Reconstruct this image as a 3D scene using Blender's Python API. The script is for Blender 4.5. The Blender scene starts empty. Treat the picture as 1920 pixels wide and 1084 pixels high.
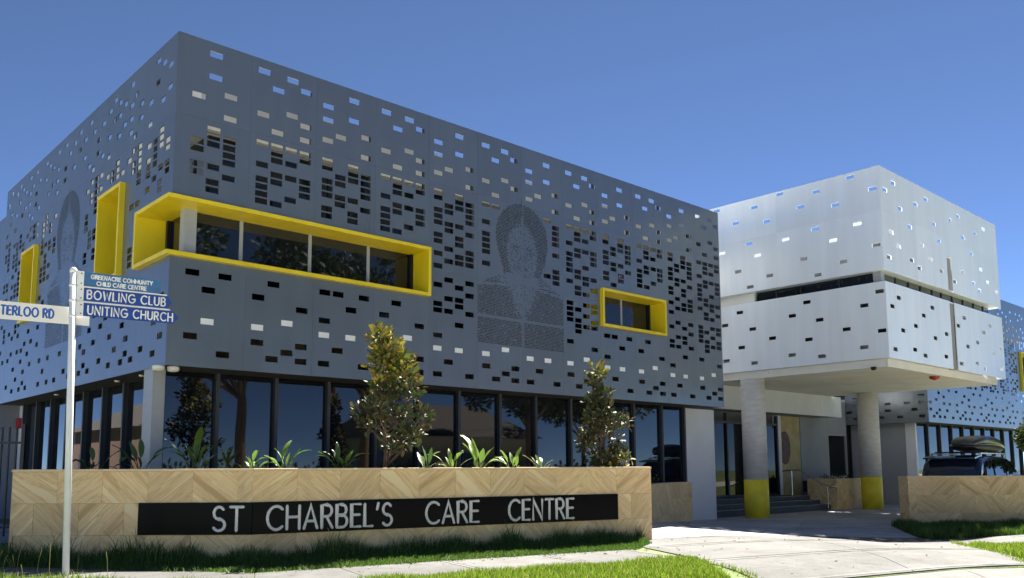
import bpy, math, random
from mathutils import Vector, Matrix
random.seed(7)
R = math.radians
scn = bpy.context.scene
COL = scn.collection

# ------------------------------------------------------------------ camera
CAM_R = Vector((0.735973, -0.676993, -0.004988))
CAM_D = Vector((0.074506, 0.088315, -0.993302))
CAM_F = Vector((0.672899, 0.730672, 0.115437))
CAM_C = Vector((-5.324815, -14.128568, 1.24))
FPX, CX, CY = 1621.186, 960.0, 689.55
cam_d = bpy.data.cameras.new('camera')
cam = bpy.data.objects.new('camera', cam_d); COL.objects.link(cam)
m = Matrix((CAM_R, -CAM_D, -CAM_F)).transposed().to_4x4()
m.translation = CAM_C
cam.matrix_world = m
cam_d.sensor_width = 36.0
cam_d.lens = FPX / 1920 * 36
cam_d.shift_y = (CY - 542) / 1920
cam_d.clip_end = 2000
scn.camera = cam

# ------------------------------------------------------------------ sky, sun, exposure
SUN = Vector((0.602, 0.243, 0.760)).normalized()
w = bpy.data.worlds.new('World'); scn.world = w; w.use_nodes = True
wn = w.node_tree.nodes; wl = w.node_tree.links; wn.clear()
sky = wn.new('ShaderNodeTexSky'); sky.sky_type = 'NISHITA'; sky.sun_disc = False
sky.sun_elevation = math.asin(SUN.z); sky.sun_rotation = math.atan2(SUN.x, SUN.y)
sky.altitude = 9000; sky.air_density = 0.85; sky.dust_density = 0.0; sky.ozone_density = 3.2
bg = wn.new('ShaderNodeBackground'); bg.inputs['Strength'].default_value = 0.05
wo = wn.new('ShaderNodeOutputWorld')
wl.new(sky.outputs[0], bg.inputs[0]); wl.new(bg.outputs[0], wo.inputs[0])
sl = bpy.data.lights.new('sun', 'SUN'); sl.energy = 5.0; sl.angle = R(0.53); sl.color = (1.0, 0.95, 0.87)
so = bpy.data.objects.new('sun', sl); COL.objects.link(so)
so.rotation_euler = SUN.to_track_quat('Z', 'Y').to_euler(); so.location = SUN * 60
scn.view_settings.view_transform = 'Standard'; scn.view_settings.look = 'None'
scn.view_settings.exposure = 2.25; scn.view_settings.gamma = 1.0; scn.view_settings.use_curve_mapping = False
scn.cycles.max_bounces = 8; scn.cycles.diffuse_bounces = 4; scn.cycles.glossy_bounces = 4

# ------------------------------------------------------------------ helpers
FH = Vector((0.677428, 0.735589, 0)); RH = Vector((0.735589, -0.677428, 0))
def ray(px, py):
    return CAM_R * ((px - CX) / FPX) + CAM_D * ((py - CY) / FPX) + CAM_F
def at(px, py, dep):                       # a point by its bearing in the photo and its distance
    d = ray(px, py); return CAM_C + d * (dep / d.dot(FH))
def atz(px, py, z):
    d = ray(px, py); return CAM_C + d * ((z - CAM_C.z) / d.z)
E2 = Vector((0.97, -0.243)); N2 = Vector((0.243, 0.97))     # street direction and its inward normal
def ts(t, s): return (E2.x * t + N2.x * s, E2.y * t + N2.y * s)
def smooth(x):
    x = max(0.0, min(1.0, x)); return x * x * (3 - 2 * x)
def gz(x, y):                              # the site falls gently to the right, and to the gutter
    t = E2.x * x + E2.y * y; s = N2.x * x + N2.y * y
    return -0.30 * smooth((t - 8.5) / 7.5) - 0.10 * smooth((-6.4 - s) / 1.6)

class MB:
    def __init__(self): self.v = []; self.f = []
    def add(self, vs, fs):
        o = len(self.v); self.v += [tuple(v) for v in vs]; self.f += [tuple(i + o for i in f) for f in fs]; return self
    def box(self, x0, x1, y0, y1, z0, z1):
        return self.add([(x0,y0,z0),(x1,y0,z0),(x1,y1,z0),(x0,y1,z0),(x0,y0,z1),(x1,y0,z1),(x1,y1,z1),(x0,y1,z1)],
                        [(0,3,2,1),(4,5,6,7),(0,1,5,4),(1,2,6,5),(2,3,7,6),(3,0,4,7)])
    def cbox(self, x0, x1, y0, y1, z0, z1, c=0.01):      # box with chamfered edges towards -y and all round
        i = [(x0+c,y0,z0+c),(x1-c,y0,z0+c),(x1-c,y0,z1-c),(x0+c,y0,z1-c)]
        o = [(x0,y0+c,z0),(x1,y0+c,z0),(x1,y0+c,z1),(x0,y0+c,z1)]
        b = [(x0,y1,z0),(x1,y1,z0),(x1,y1,z1),(x0,y1,z1)]
        fs = [(0,1,2,3)]
        for k in range(4):
            n = (k+1) % 4
            fs += [(4+k,4+n,n,k), (8+k,8+n,4+n,4+k)]
        fs.append((11,10,9,8))
        return self.add(i+o+b, fs)
    def prism(self, poly, z0, z1):
        n = len(poly)
        vs = [(p[0],p[1],z0) for p in poly] + [(p[0],p[1],z1) for p in poly]
        return self.add(vs, [tuple(range(n-1,-1,-1)), tuple(range(n,2*n))] + [(k,(k+1)%n,n+(k+1)%n,n+k) for k in range(n)])
    def tube(self, pts, rad, n=8, flat=None):
        # swept tube; flat=(axis vector, factor) squashes the section
        pts = [Vector(p) for p in pts]; rings = []
        up0 = Vector((0,0,1))
        for i, p in enumerate(pts):
            a = pts[max(i-1,0)]; b = pts[min(i+1,len(pts)-1)]
            d = (b-a).normalized() if (b-a).length > 1e-9 else Vector((0,0,1))
            u = d.cross(up0 if abs(d.z) < .95 else Vector((1,0,0))).normalized(); v = u.cross(d).normalized()
            r = rad[i] if isinstance(rad, (list,tuple)) else rad
            rings.append([p + u*math.cos(2*math.pi*k/n)*r + v*math.sin(2*math.pi*k/n)*r for k in range(n)])
        vs = [q for rg in rings for q in rg]; fs = []
        for i in range(len(pts)-1):
            for k in range(n):
                fs.append((i*n+k, i*n+(k+1)%n, (i+1)*n+(k+1)%n, (i+1)*n+k))
        fs.append(tuple(range(n-1,-1,-1))); fs.append(tuple(range((len(pts)-1)*n, len(pts)*n)))
        return self.add(vs, fs)
    def lathe(self, prof, cx=0, cy=0, n=24):
        vs = []; fs = []
        for r, z in prof:
            for k in range(n): vs.append((cx + r*math.cos(2*math.pi*k/n), cy + r*math.sin(2*math.pi*k/n), z))
        for i in range(len(prof)-1):
            for k in range(n): fs.append((i*n+k, i*n+(k+1)%n, (i+1)*n+(k+1)%n, (i+1)*n+k))
        fs.append(tuple(range(n-1,-1,-1))); fs.append(tuple(range((len(prof)-1)*n, len(prof)*n)))
        return self.add(vs, fs)
    def mesh(self, name, mat=None, smooth_=False):
        me = bpy.data.meshes.new(name); me.from_pydata(self.v, [], self.f); me.update()
        if mat: me.materials.append(mat)
        if smooth_:
            me.polygons.foreach_set('use_smooth', [True]*len(me.polygons))
        return me
    def build(self, name, mat, parent=None, smooth_=False, loc=None, rot=None):
        return link(name, self.mesh(name, mat, smooth_), parent, loc, rot)
def link(name, me, parent=None, loc=None, rot=None):
    o = bpy.data.objects.new(name, me); COL.objects.link(o)
    if loc is not None: o.location = loc
    if rot is not None: o.rotation_euler = rot
    if parent: o.parent = parent
    return o
def tag(o, label=None, cat=None, group=None, kind=None):
    if label: o['label'] = label
    if cat: o['category'] = cat
    if group: o['group'] = group
    if kind: o['kind'] = kind
    return o
def empty(name, loc=(0,0,0), rz=0):
    o = bpy.data.objects.new(name, None); COL.objects.link(o); o.location = loc; o.rotation_euler = (0,0,rz)
    o.empty_display_size = .2
    return o
def thing(name, label, cat, loc=(0,0,0), rz=0, group=None):
    return tag(empty(name, loc, rz), label, cat, group)

# ------------------------------------------------------------------ materials
def nodes(name):
    m = bpy.data.materials.new(name); m.use_nodes = True
    nt = m.node_tree; p = nt.nodes['Principled BSDF']; return m, nt, p
def srgb(c): return c
def mat(name, col, rough=.6, metal=0.0, var=.12, scale=6.0, bump=0.0, bscale=40.0, spec=None, rnd=0.0, coat=0.0, ior=None, stretch=None):
    m, nt, p = nodes(name); L = nt.links
    tc = nt.nodes.new('ShaderNodeTexCoord'); mp = nt.nodes.new('ShaderNodeMapping')
    L.new(tc.outputs['Object'], mp.inputs[0])
    if stretch: mp.inputs['Scale'].default_value = stretch
    n = nt.nodes.new('ShaderNodeTexNoise'); n.inputs['Scale'].default_value = scale; n.inputs['Detail'].default_value = 6
    L.new(mp.outputs[0], n.inputs[0])
    hsv = nt.nodes.new('ShaderNodeHueSaturation'); hsv.inputs['Color'].default_value = (*col, 1)
    mr = nt.nodes.new('ShaderNodeMapRange'); mr.inputs[1].default_value = .25; mr.inputs[2].default_value = .75
    mr.inputs[3].default_value = 1 - var; mr.inputs[4].default_value = 1 + var
    L.new(n.outputs[0], mr.inputs[0])
    if rnd:
        oi = nt.nodes.new('ShaderNodeObjectInfo'); m2 = nt.nodes.new('ShaderNodeMapRange')
        m2.inputs[3].default_value = 1 - rnd; m2.inputs[4].default_value = 1 + rnd
        L.new(oi.outputs['Random'], m2.inputs[0])
        mu = nt.nodes.new('ShaderNodeMath'); mu.operation = 'MULTIPLY'
        L.new(mr.outputs[0], mu.inputs[0]); L.new(m2.outputs[0], mu.inputs[1]); L.new(mu.outputs[0], hsv.inputs['Value'])
    else: L.new(mr.outputs[0], hsv.inputs['Value'])
    L.new(hsv.outputs[0], p.inputs['Base Color'])
    p.inputs['Roughness'].default_value = rough; p.inputs['Metallic'].default_value = metal
    if ior: p.inputs['IOR'].default_value = ior
    if spec is not None: p.inputs['Specular IOR Level'].default_value = spec
    if coat: p.inputs['Coat Weight'].default_value = coat; p.inputs['Coat Roughness'].default_value = .05
    if bump:
        n2 = nt.nodes.new('ShaderNodeTexNoise'); n2.inputs['Scale'].default_value = bscale; n2.inputs['Detail'].default_value = 5
        L.new(mp.outputs[0], n2.inputs[0])
        b = nt.nodes.new('ShaderNodeBump'); b.inputs['Strength'].default_value = bump; b.inputs['Distance'].default_value = .02
        L.new(n2.outputs[0], b.inputs['Height']); L.new(b.outputs[0], p.inputs['Normal'])
    return m
def paving(name, col, rnd=.06):
    m, nt, p = nodes(name); L = nt.links; N = nt.nodes.new
    ge = N('ShaderNodeNewGeometry'); oi = N('ShaderNodeObjectInfo')
    def noise(sc, det, rough, lo, hi, a, b_):
        n = N('ShaderNodeTexNoise'); n.inputs['Scale'].default_value = sc; n.inputs['Detail'].default_value = det; n.inputs['Roughness'].default_value = rough
        L.new(ge.outputs['Position'], n.inputs[0]); r_ = N('ShaderNodeMapRange'); r_.interpolation_type = 'SMOOTHSTEP'
        for k, v in ((1,lo),(2,hi),(3,a),(4,b_)): r_.inputs[k].default_value = v
        L.new(n.outputs[0], r_.inputs[0]); return r_.outputs[0]
    f = [noise(.55,6,.6,.32,.68,.80,1.10), noise(3.2,8,.7,.3,.7,.86,1.10), noise(45,3,.6,.3,.7,.88,1.12), noise(1.4,6,.7,.56,.72,1.0,.66), noise(8,3,.5,.68,.75,1.0,.62)]
    r_ = N('ShaderNodeMapRange'); r_.inputs[3].default_value = 1-rnd; r_.inputs[4].default_value = 1+rnd; L.new(oi.outputs['Random'], r_.inputs[0])
    acc = r_.outputs[0]
    for q in f:
        mu_ = N('ShaderNodeMath'); mu_.operation = 'MULTIPLY'; L.new(acc, mu_.inputs[0]); L.new(q, mu_.inputs[1]); acc = mu_.outputs[0]
    hv = N('ShaderNodeHueSaturation'); hv.inputs['Color'].default_value = (*col, 1); L.new(acc, hv.inputs['Value']); L.new(hv.outputs[0], p.inputs['Base Color'])
    p.inputs['Roughness'].default_value = .88; p.inputs['Specular IOR Level'].default_value = .12
    nb = N('ShaderNodeTexNoise'); nb.inputs['Scale'].default_value = 60; nb.inputs['Detail'].default_value = 6; L.new(ge.outputs['Position'], nb.inputs[0])
    b = N('ShaderNodeBump'); b.inputs['Strength'].default_value = .3; b.inputs['Distance'].default_value = .01; L.new(nb.outputs[0], b.inputs['Height']); L.new(b.outputs[0], p.inputs['Normal'])
    return m
def stone(name, sgn):
    # sandstone veneer: diagonal bedding, one direction per tile, its own piece of stone per tile
    m, nt, p = nodes(name); L = nt.links; N = nt.nodes.new
    tc = N('ShaderNodeTexCoord'); oi = N('ShaderNodeObjectInfo')
    sc = N('ShaderNodeVectorMath'); sc.operation = 'SCALE'; sc.inputs[0].default_value = (37, 11, 53)
    L.new(oi.outputs['Random'], sc.inputs['Scale'])
    am = N('ShaderNodeMath'); am.operation = 'MULTIPLY'; am.inputs[1].default_value = 17.7; L.new(oi.outputs['Random'], am.inputs[0])
    af = N('ShaderNodeMath'); af.operation = 'FRACT'; L.new(am.outputs[0], af.inputs[0])
    an = N('ShaderNodeMapRange'); an.inputs[3].default_value = R(40*sgn-9); an.inputs[4].default_value = R(40*sgn+9); L.new(af.outputs[0], an.inputs[0])
    r = N('ShaderNodeVectorRotate'); r.rotation_type = 'Y_AXIS'; L.new(an.outputs[0], r.inputs['Angle'])
    L.new(tc.outputs['Object'], r.inputs['Vector'])
    s = N('ShaderNodeMapping'); s.inputs['Scale'].default_value = (.45, .45, 6.0)
    L.new(r.outputs[0], s.inputs[0])
    ad = N('ShaderNodeVectorMath'); ad.operation = 'ADD'; L.new(s.outputs[0], ad.inputs[0]); L.new(sc.outputs[0], ad.inputs[1])
    n1 = N('ShaderNodeTexNoise'); n1.inputs['Scale'].default_value = 1.1; n1.inputs['Detail'].default_value = 7; n1.inputs['Roughness'].default_value = .62; n1.inputs['Distortion'].default_value = .35
    L.new(ad.outputs[0], n1.inputs[0])
    cr = N('ShaderNodeValToRGB'); e = cr.color_ramp
    e.elements[0].position = .30; e.elements[0].color = (.56, .36, .17, 1)
    e.elements[1].position = .66; e.elements[1].color = (.90, .70, .40, 1)
    for pos, c in ((.37,(.64,.42,.20,1)), (.43,(.83,.59,.29,1)), (.465,(.70,.47,.225,1)), (.49,(.87,.64,.34,1)), (.55,(.81,.565,.275,1)), (.575,(.68,.455,.215,1)), (.60,(.89,.67,.36,1))):
        q = e.elements.new(pos); q.color = c
    L.new(n1.outputs[0], cr.inputs[0])
    hv = N('ShaderNodeHueSaturation'); L.new(cr.outputs[0], hv.inputs['Color'])
    mr = N('ShaderNodeMapRange'); mr.inputs[3].default_value = .86; mr.inputs[4].default_value = 1.06
    L.new(oi.outputs['Random'], mr.inputs[0]); L.new(mr.outputs[0], hv.inputs['Value'])
    L.new(hv.outputs[0], p.inputs['Base Color'])
    p.inputs['Roughness'].default_value = .85
    n2 = N('ShaderNodeTexNoise'); n2.inputs['Scale'].default_value = 60; L.new(tc.outputs['Object'], n2.inputs[0])
    b = N('ShaderNodeBump'); b.inputs['Strength'].default_value = .25; b.inputs['Distance'].default_value = .01
    L.new(n2.outputs[0], b.inputs['Height']); L.new(b.outputs[0], p.inputs['Normal'])
    return m
def panel_mat(name, col, rough, metal, var=.05, wav=.35, ior=1.9):
    # coated aluminium sheet, slightly oil-canned
    m, nt, p = nodes(name); L = nt.links; N = nt.nodes.new
    tc = N('ShaderNodeTexCoord'); oi = N('ShaderNodeObjectInfo')
    n = N('ShaderNodeTexNoise'); n.inputs['Scale'].default_value = .8; n.inputs['Detail'].default_value = 5
    mp = N('ShaderNodeMapping'); mp.inputs['Scale'].default_value = (1, 1, .45)
    L.new(tc.outputs['Object'], mp.inputs[0]); L.new(mp.outputs[0], n.inputs[0])
    hv = N('ShaderNodeHueSaturation'); hv.inputs['Color'].default_value = (*col, 1)
    mr = N('ShaderNodeMapRange'); mr.inputs[3].default_value = 1-var; mr.inputs[4].default_value = 1+var
    m2 = N('ShaderNodeMapRange'); m2.inputs[3].default_value = .96; m2.inputs[4].default_value = 1.05
    L.new(n.outputs[0], mr.inputs[0]); L.new(oi.outputs['Random'], m2.inputs[0])
    mu = N('ShaderNodeMath'); mu.operation = 'MULTIPLY'; L.new(mr.outputs[0], mu.inputs[0]); L.new(m2.outputs[0], mu.inputs[1])
    st = N('ShaderNodeTexNoise'); st.inputs['Scale'].default_value = 1.0; st.inputs['Detail'].default_value = 6
    ms = N('ShaderNodeMapping'); ms.inputs['Scale'].default_value = (3.5, 3.5, .3); L.new(tc.outputs['Object'], ms.inputs[0]); L.new(ms.outputs[0], st.inputs[0])
    sr = N('ShaderNodeMapRange'); sr.inputs[1].default_value = .3; sr.inputs[2].default_value = .7; sr.inputs[3].default_value = .955; sr.inputs[4].default_value = 1.03
    L.new(st.outputs[0], sr.inputs[0]); mq = N('ShaderNodeMath'); mq.operation = 'MULTIPLY'; L.new(mu.outputs[0], mq.inputs[0]); L.new(sr.outputs[0], mq.inputs[1])
    L.new(mq.outputs[0], hv.inputs['Value']); L.new(hv.outputs[0], p.inputs['Base Color'])
    rr_ = N('ShaderNodeMapRange'); rr_.inputs[3].default_value = rough*.9; rr_.inputs[4].default_value = rough*1.15; L.new(st.outputs[0], rr_.inputs[0]); L.new(rr_.outputs[0], p.inputs['Roughness'])
    p.inputs['Metallic'].default_value = metal
    p.inputs['IOR'].default_value = ior
    nb = N('ShaderNodeTexNoise'); nb.inputs['Scale'].default_value = 1.3; nb.inputs['Detail'].default_value = 2
    L.new(tc.outputs['Object'], nb.inputs[0])
    b = N('ShaderNodeBump'); b.inputs['Strength'].default_value = wav; b.inputs['Distance'].default_value = .03
    L.new(nb.outputs[0], b.inputs['Height']); L.new(b.outputs[0], p.inputs['Normal'])
    return m
def glass_mat(name, col, ior=2.3, rough=.02, wav=.02):
    m, nt, p = nodes(name); L = nt.links; N = nt.nodes.new
    p.inputs['Base Color'].default_value = (*col, 1); p.inputs['Roughness'].default_value = rough; p.inputs['IOR'].default_value = ior
    tc = N('ShaderNodeTexCoord'); nb = N('ShaderNodeTexNoise'); nb.inputs['Scale'].default_value = .9; nb.inputs['Detail'].default_value = 1
    L.new(tc.outputs['Object'], nb.inputs[0])
    b = N('ShaderNodeBump'); b.inputs['Strength'].default_value = wav; b.inputs['Distance'].default_value = .03
    L.new(nb.outputs[0], b.inputs['Height']); L.new(b.outputs[0], p.inputs['Normal'])
    return m
def leaf_mat(name, top, under, rough=.35, trans=.25, rnd=.3, third=None, tfrac=.4):
    m, nt, p = nodes(name); L = nt.links; N = nt.nodes.new
    ge = N('ShaderNodeNewGeometry'); mx = N('ShaderNodeMix'); mx.data_type = 'RGBA'
    mx.inputs['A'].default_value = (*top, 1); mx.inputs['B'].default_value = (*under, 1)
    L.new(ge.outputs['Backfacing'], mx.inputs['Factor'])
    src = mx.outputs['Result']
    if third:
        ml = N('ShaderNodeMath'); ml.operation = 'MULTIPLY'; ml.inputs[1].default_value = 7.31; L.new(ge.outputs['Random Per Island'], ml.inputs[0])
        fr = N('ShaderNodeMath'); fr.operation = 'FRACT'; L.new(ml.outputs[0], fr.inputs[0])
        lt = N('ShaderNodeMath'); lt.operation = 'LESS_THAN'; lt.inputs[1].default_value = tfrac; L.new(fr.outputs[0], lt.inputs[0])
        m3 = N('ShaderNodeMix'); m3.data_type = 'RGBA'; m3.inputs['B'].default_value = (*third, 1)
        L.new(src, m3.inputs['A']); L.new(lt.outputs[0], m3.inputs['Factor']); src = m3.outputs['Result']
    hv = N('ShaderNodeHueSaturation'); L.new(src, hv.inputs['Color'])
    mr = N('ShaderNodeMapRange'); mr.inputs[3].default_value = 1-rnd; mr.inputs[4].default_value = 1+rnd
    L.new(ge.outputs['Random Per Island'], mr.inputs[0]); L.new(mr.outputs[0], hv.inputs['Value'])
    L.new(hv.outputs[0], p.inputs['Base Color']); p.inputs['Roughness'].default_value = rough
    tr = N('ShaderNodeBsdfTranslucent'); L.new(hv.outputs[0], tr.inputs[0])
    ms = N('ShaderNodeMixShader'); ms.inputs[0].default_value = trans
    L.new(p.outputs[0], ms.inputs[1]); L.new(tr.outputs[0], ms.inputs[2])
    L.new(ms.outputs[0], nt.nodes['Material Output'].inputs[0])
    return m

M = dict(
 panel = panel_mat('grey_panel', (.165,.19,.222), .28, .5),
 silver = panel_mat('silver_panel', (.84,.89,.95), .32, .1, wav=.2, ior=1.7),
 slot = mat('slot_dark', (.018,.022,.028), .7, var=.2),
 yellow = mat('yellow_powdercoat', (.72,.55,.012), .42, var=.12, scale=3, bump=.03, stretch=(1,1,.35)),
 frame = mat('window_frame', (.045,.048,.055), .45, .3, var=.05),
 frame_lt = mat('light_frame', (.36,.37,.38), .45, .3, var=.05),
 glass = glass_mat('tinted_glass', (.005,.007,.010), 1.62, .02, .06),
 glass2 = glass_mat('dark_glass', (.006,.008,.01), 1.5),
 glass3 = glass_mat('shaded_door_glass', (.008,.009,.011), 1.3),
 inner = mat('inner_wall', (.05,.052,.055), .8, var=.2, scale=2),
 brown = mat('brown_board', (.14,.11,.09), .8, var=.2, scale=3),
 whitew = mat('white_render', (.66,.67,.69), .8, var=.05, scale=1.5, bump=.06, bscale=90),
 cream = mat('cream_parapet', (.72,.69,.61), .8, var=.06, scale=2),
 hole_backing = mat('white_hole_backing', (.88,.89,.90), .5, var=.04),
 greyw = mat('grey_render', (.28,.29,.31), .85, var=.08, scale=1.2, bump=.06, bscale=80),
 tan = mat('tan_wall', (.42,.34,.17), .8, var=.2, scale=3),
 concrete = paving('concrete_paving', (.132,.130,.124)),
 troweled = paving('trowelled_concrete', (.175,.173,.165)),
 concrete2 = paving('forecourt_concrete', (.40,.405,.415)),
 kerbc = mat('kerb_concrete', (.16,.157,.148), .85, var=.15, scale=4, bump=.12, spec=.12),
 colc = mat('column_concrete', (.60,.575,.53), .8, var=.13, scale=3.5, bump=.12, bscale=25, stretch=(1,1,3.0)),
 colpaint = mat('yellow_column_paint', (.80,.64,.03), .55, var=.14, scale=4, bump=.06, bscale=30),
 soffit = mat('soffit_concrete', (.74,.73,.68), .8, var=.1, scale=1.2, bump=.05),
 fascia = mat('pale_fascia', (.76,.74,.68), .7, var=.05, scale=2),
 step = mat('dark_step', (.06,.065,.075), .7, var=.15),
 nosing = mat('step_nosing', (.45,.46,.48), .6, var=.1),
 signblack = mat('black_sign_stone', (.0022,.0025,.004), .2, var=.2, scale=3, spec=.06),
 letter = mat('brushed_letter', (.62,.60,.55), .45, .35, var=.06, scale=30),
 coping = mat('sand_coping', (.77,.58,.34), .8, var=.12, scale=4, bump=.1),
 stoneA = stone('sandstone_rising', 1), stoneB = stone('sandstone_falling', -1),
 soil = mat('dark_soil', (.035,.025,.018), .95, var=.4, scale=12, bump=.5),
 turf = mat('turf_base', (.10,.14,.03), .95, var=.35, scale=5, bump=.4, bscale=60),
 roadc = mat('concrete_road', (.56,.52,.455), .9, var=.12, scale=1.5, bump=.15, bscale=90, spec=.12),
 asphalt = mat('asphalt', (.05,.05,.052), .9, var=.2, scale=30, bump=.3, bscale=200),
 polew = mat('white_pole_paint', (.72,.73,.74), .5, var=.1, scale=6, bump=.05, stretch=(1,1,.4)),
 blue = mat('blue_sign', (.008,.05,.27), .45, var=.12, scale=8),
 bluefade = mat('faded_blue_sign', (.035,.13,.30), .6, var=.2, scale=8),
 signwhite = mat('white_sign', (.74,.72,.69), .5, var=.05, scale=4),
 txtwhite = mat('worn_white_letter', (.70,.70,.70), .5, var=.25, scale=14),
 txtblue = mat('blue_letter', (.012,.09,.40), .5, var=.15, scale=14),
 black = mat('black_metal', (.012,.012,.014), .4, .3, var=.1),
 chrome = mat('steel_rail', (.55,.55,.56), .25, 1.0, var=.05),
 red = mat('red_plastic', (.38,.02,.02), .4, var=.1),
 lampw = mat('lamp_lens', (.75,.74,.66), .3, var=.1),
 bark = mat('bark', (.13,.085,.055), .9, var=.3, scale=14, bump=.5, bscale=40, stretch=(1,1,.25)),
 magn = leaf_mat('magnolia_leaf', (.065,.10,.016), (.17,.12,.025), .62, .18, .4, (.22,.19,.025), .45),
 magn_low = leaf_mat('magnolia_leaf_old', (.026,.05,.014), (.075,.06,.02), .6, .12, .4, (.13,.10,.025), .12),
 strel = leaf_mat('strelitzia_leaf', (.085,.16,.025), (.11,.19,.035), .42, .28, .25),
 strel2 = leaf_mat('strelitzia_leaf_dark', (.04,.085,.018), (.06,.11,.025), .42, .22, .25),
 treeleaf = leaf_mat('street_tree_leaf', (.045,.07,.02), (.07,.095,.03), .5, .25, .4),
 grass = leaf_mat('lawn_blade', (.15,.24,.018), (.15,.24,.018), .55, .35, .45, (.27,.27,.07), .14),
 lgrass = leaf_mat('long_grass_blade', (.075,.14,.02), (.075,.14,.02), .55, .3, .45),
 straw = leaf_mat('dry_stalk', (.30,.29,.10), (.30,.29,.10), .6, .3, .3),
 litter = leaf_mat('dry_leaf', (.12,.07,.03), (.15,.10,.05), .8, .1, .5),
 car = mat('car_paint', (.022,.035,.065), .25, .4, var=.03, coat=1.0),
 carblk = mat('black_trim', (.012,.012,.013), .5, var=.1),
 rbox = mat('roof_box_shell', (.035,.037,.042), .3, var=.05, coat=.3),
 tyre = mat('tyre', (.02,.02,.02), .85, var=.1),
 rim = mat('alloy_rim', (.4,.4,.42), .35, .9, var=.05),
 brick = mat('red_brick_wall', (.13,.075,.06), .9, var=.2, scale=3),
 weather = mat('weatherboard', (.55,.50,.38), .8, var=.1, scale=2),
 rooft = mat('roof_tiles', (.07,.06,.055), .85, var=.2, scale=6),
)

# ------------------------------------------------------------------ ground, road, kerb, paving
def sheet(name, tl, sl_, zf, mt):
    vs = []; fs = []
    for t in tl:
        for s in sl_:
            x, y = ts(t, s); vs.append((x, y, zf(x, y, t, s)))
    n = len(sl_)
    for i in range(len(tl)-1):
        for j in range(n-1): fs.append((i*n+j, (i+1)*n+j, (i+1)*n+j+1, i*n+j+1))
    o = MB().add(vs, fs).build(name, mt, smooth_=True)
    return tag(o, kind='structure')
tl = [-400,-120,-50,-25] + [-15 + i*1.5 for i in range(44)] + [60,80,150,400]
sl_ = [-400,-120,-50,-30,-18.3,-18.2,-7.66,-7.62,-7.6,-7.2,-6.8,-6.4,-5.9] + [-5 + i*1.5 for i in range(18)] + [30,50,120,400]
sheet('ground', tl, sl_, lambda x,y,t,s: -0.30*smooth((t-8.5)/7.5)-.5 if -18.25 < s < -7.64 else gz(x,y)-.015, M['turf'])
def zroad(t): return -0.30*smooth((t-8.5)/7.5)
sheet('road', tl, [-18.24,-14,-10,-8.19], lambda x,y,t,s: zroad(t)-.20, M['roadc'])
b = MB(); b.add([(-19,-30,.004),(-8.6,-30,.004),(-8.6,90,.004),(-19,90,.004)], [(0,1,2,3)]); tag(b.build('side_road', M['roadc']), kind='structure')  # unseen side road, added pale to bounce sun onto the left screen
# rolled kerb and gutter, cut into cast lengths
kerb = tag(empty('kerb', (0,0,0)), kind='structure')
prof = [(-7.62,-.125),(-7.72,-.13),(-7.84,-.16),(-7.95,-.195),(-8.19,-.205),(-8.19,-.40),(-7.62,-.40)]
t0 = -30
while t0 < 48:
    t1 = t0 + 2.985; b = MB(); vs = []
    for t in (t0, t1):
        for s, z in prof: x, y = ts(t, s); vs.append((x,y,z+.015+zroad(t)))
    n = len(prof)
    b.add(vs, [(k,(k+1)%n,n+(k+1)%n,n+k) for k in range(n)] + [tuple(range(n-1,-1,-1)), tuple(range(n,2*n))])
    b.build('kerb_length', M['kerbc'], kerb); t0 += 3.0

def slab(name, quad, parent, mt, dz=0.0, n=4, gap=.006):
    # quad: four xy corners in order; top follows the ground
    q = [Vector(p) for p in quad]; c = sum(q, Vector((0,0))) / 4
    q = [p + (c-p).normalized()*gap*1.4 for p in q]
    vs = []; 
    for i in range(n+1):
        for j in range(n+1):
            u, v = i/n, j/n
            p = q[0]*(1-u)*(1-v) + q[1]*u*(1-v) + q[2]*u*v + q[3]*(1-u)*v
            vs.append((p.x, p.y, gz(p.x,p.y)+dz))
    k = (n+1)**2; vs += [(x,y,z-.12) for x,y,z in vs]
    fs = []
    for i in range(n):
        for j in range(n):
            a = i*(n+1)+j; fs.append((a, a+n+1, a+n+2, a+1))
    ring = [i*(n+1) for i in range(n+1)] + [n*(n+1)+j for j in range(1,n+1)] + [i*(n+1)+n for i in range(n-1,-1,-1)] + [j for j in range(n-1,0,-1)]
    for a, b2 in zip(ring, ring[1:]+ring[:1]): fs.append((a, a+k, b2+k, b2))
    cc = Vector((c.x, c.y, gz(c.x,c.y)))
    vs = [(x-cc.x,y-cc.y,z-cc.z) for x,y,z in vs]
    return MB().add(vs, fs).build(name, mt, parent, loc=cc)

path = tag(empty('footpath'), kind='structure')
inner_e = [(-12.0,12.0),(-6.6,4.2),(-3.6,0.2),(-2.34,-1.35),(-1.45,-2.70),(-0.40,-4.18),(0.62,-4.42)]
outer_e = [(-13.2,11.2),(-7.8,3.4),(-4.75,-.65),(-3.45,-2.25),(-2.2,-3.75),(-1.0,-5.35),(0.25,-5.78)]
for k in range(len(inner_e)-1):
    slab('paving_slab', [outer_e[k], outer_e[k+1], inner_e[k+1], inner_e[k]], path, M['concrete'], n=3)
tb = [1.66, 3.18, 4.70, 6.2]
a_in = [(0.62,-4.42)] + [ts(t,-4.08) for t in tb[1:]]
a_out = [(0.25,-5.78)] + [ts(t,-5.62) for t in tb[1:]]
for k in range(3): slab('paving_slab', [a_out[k], a_out[k+1], a_in[k+1], a_in[k]], path, M['concrete'], n=3)
for k in range(10):
    ta, tb2 = 14.3+k*1.52, 14.3+(k+1)*1.52
    slab('paving_slab', [ts(ta-(.7 if k == 0 else 0),-4.65), ts(tb2,-4.65), ts(tb2,-3.15), ts(ta,-3.15)], path, M['concrete'], n=3)
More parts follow.
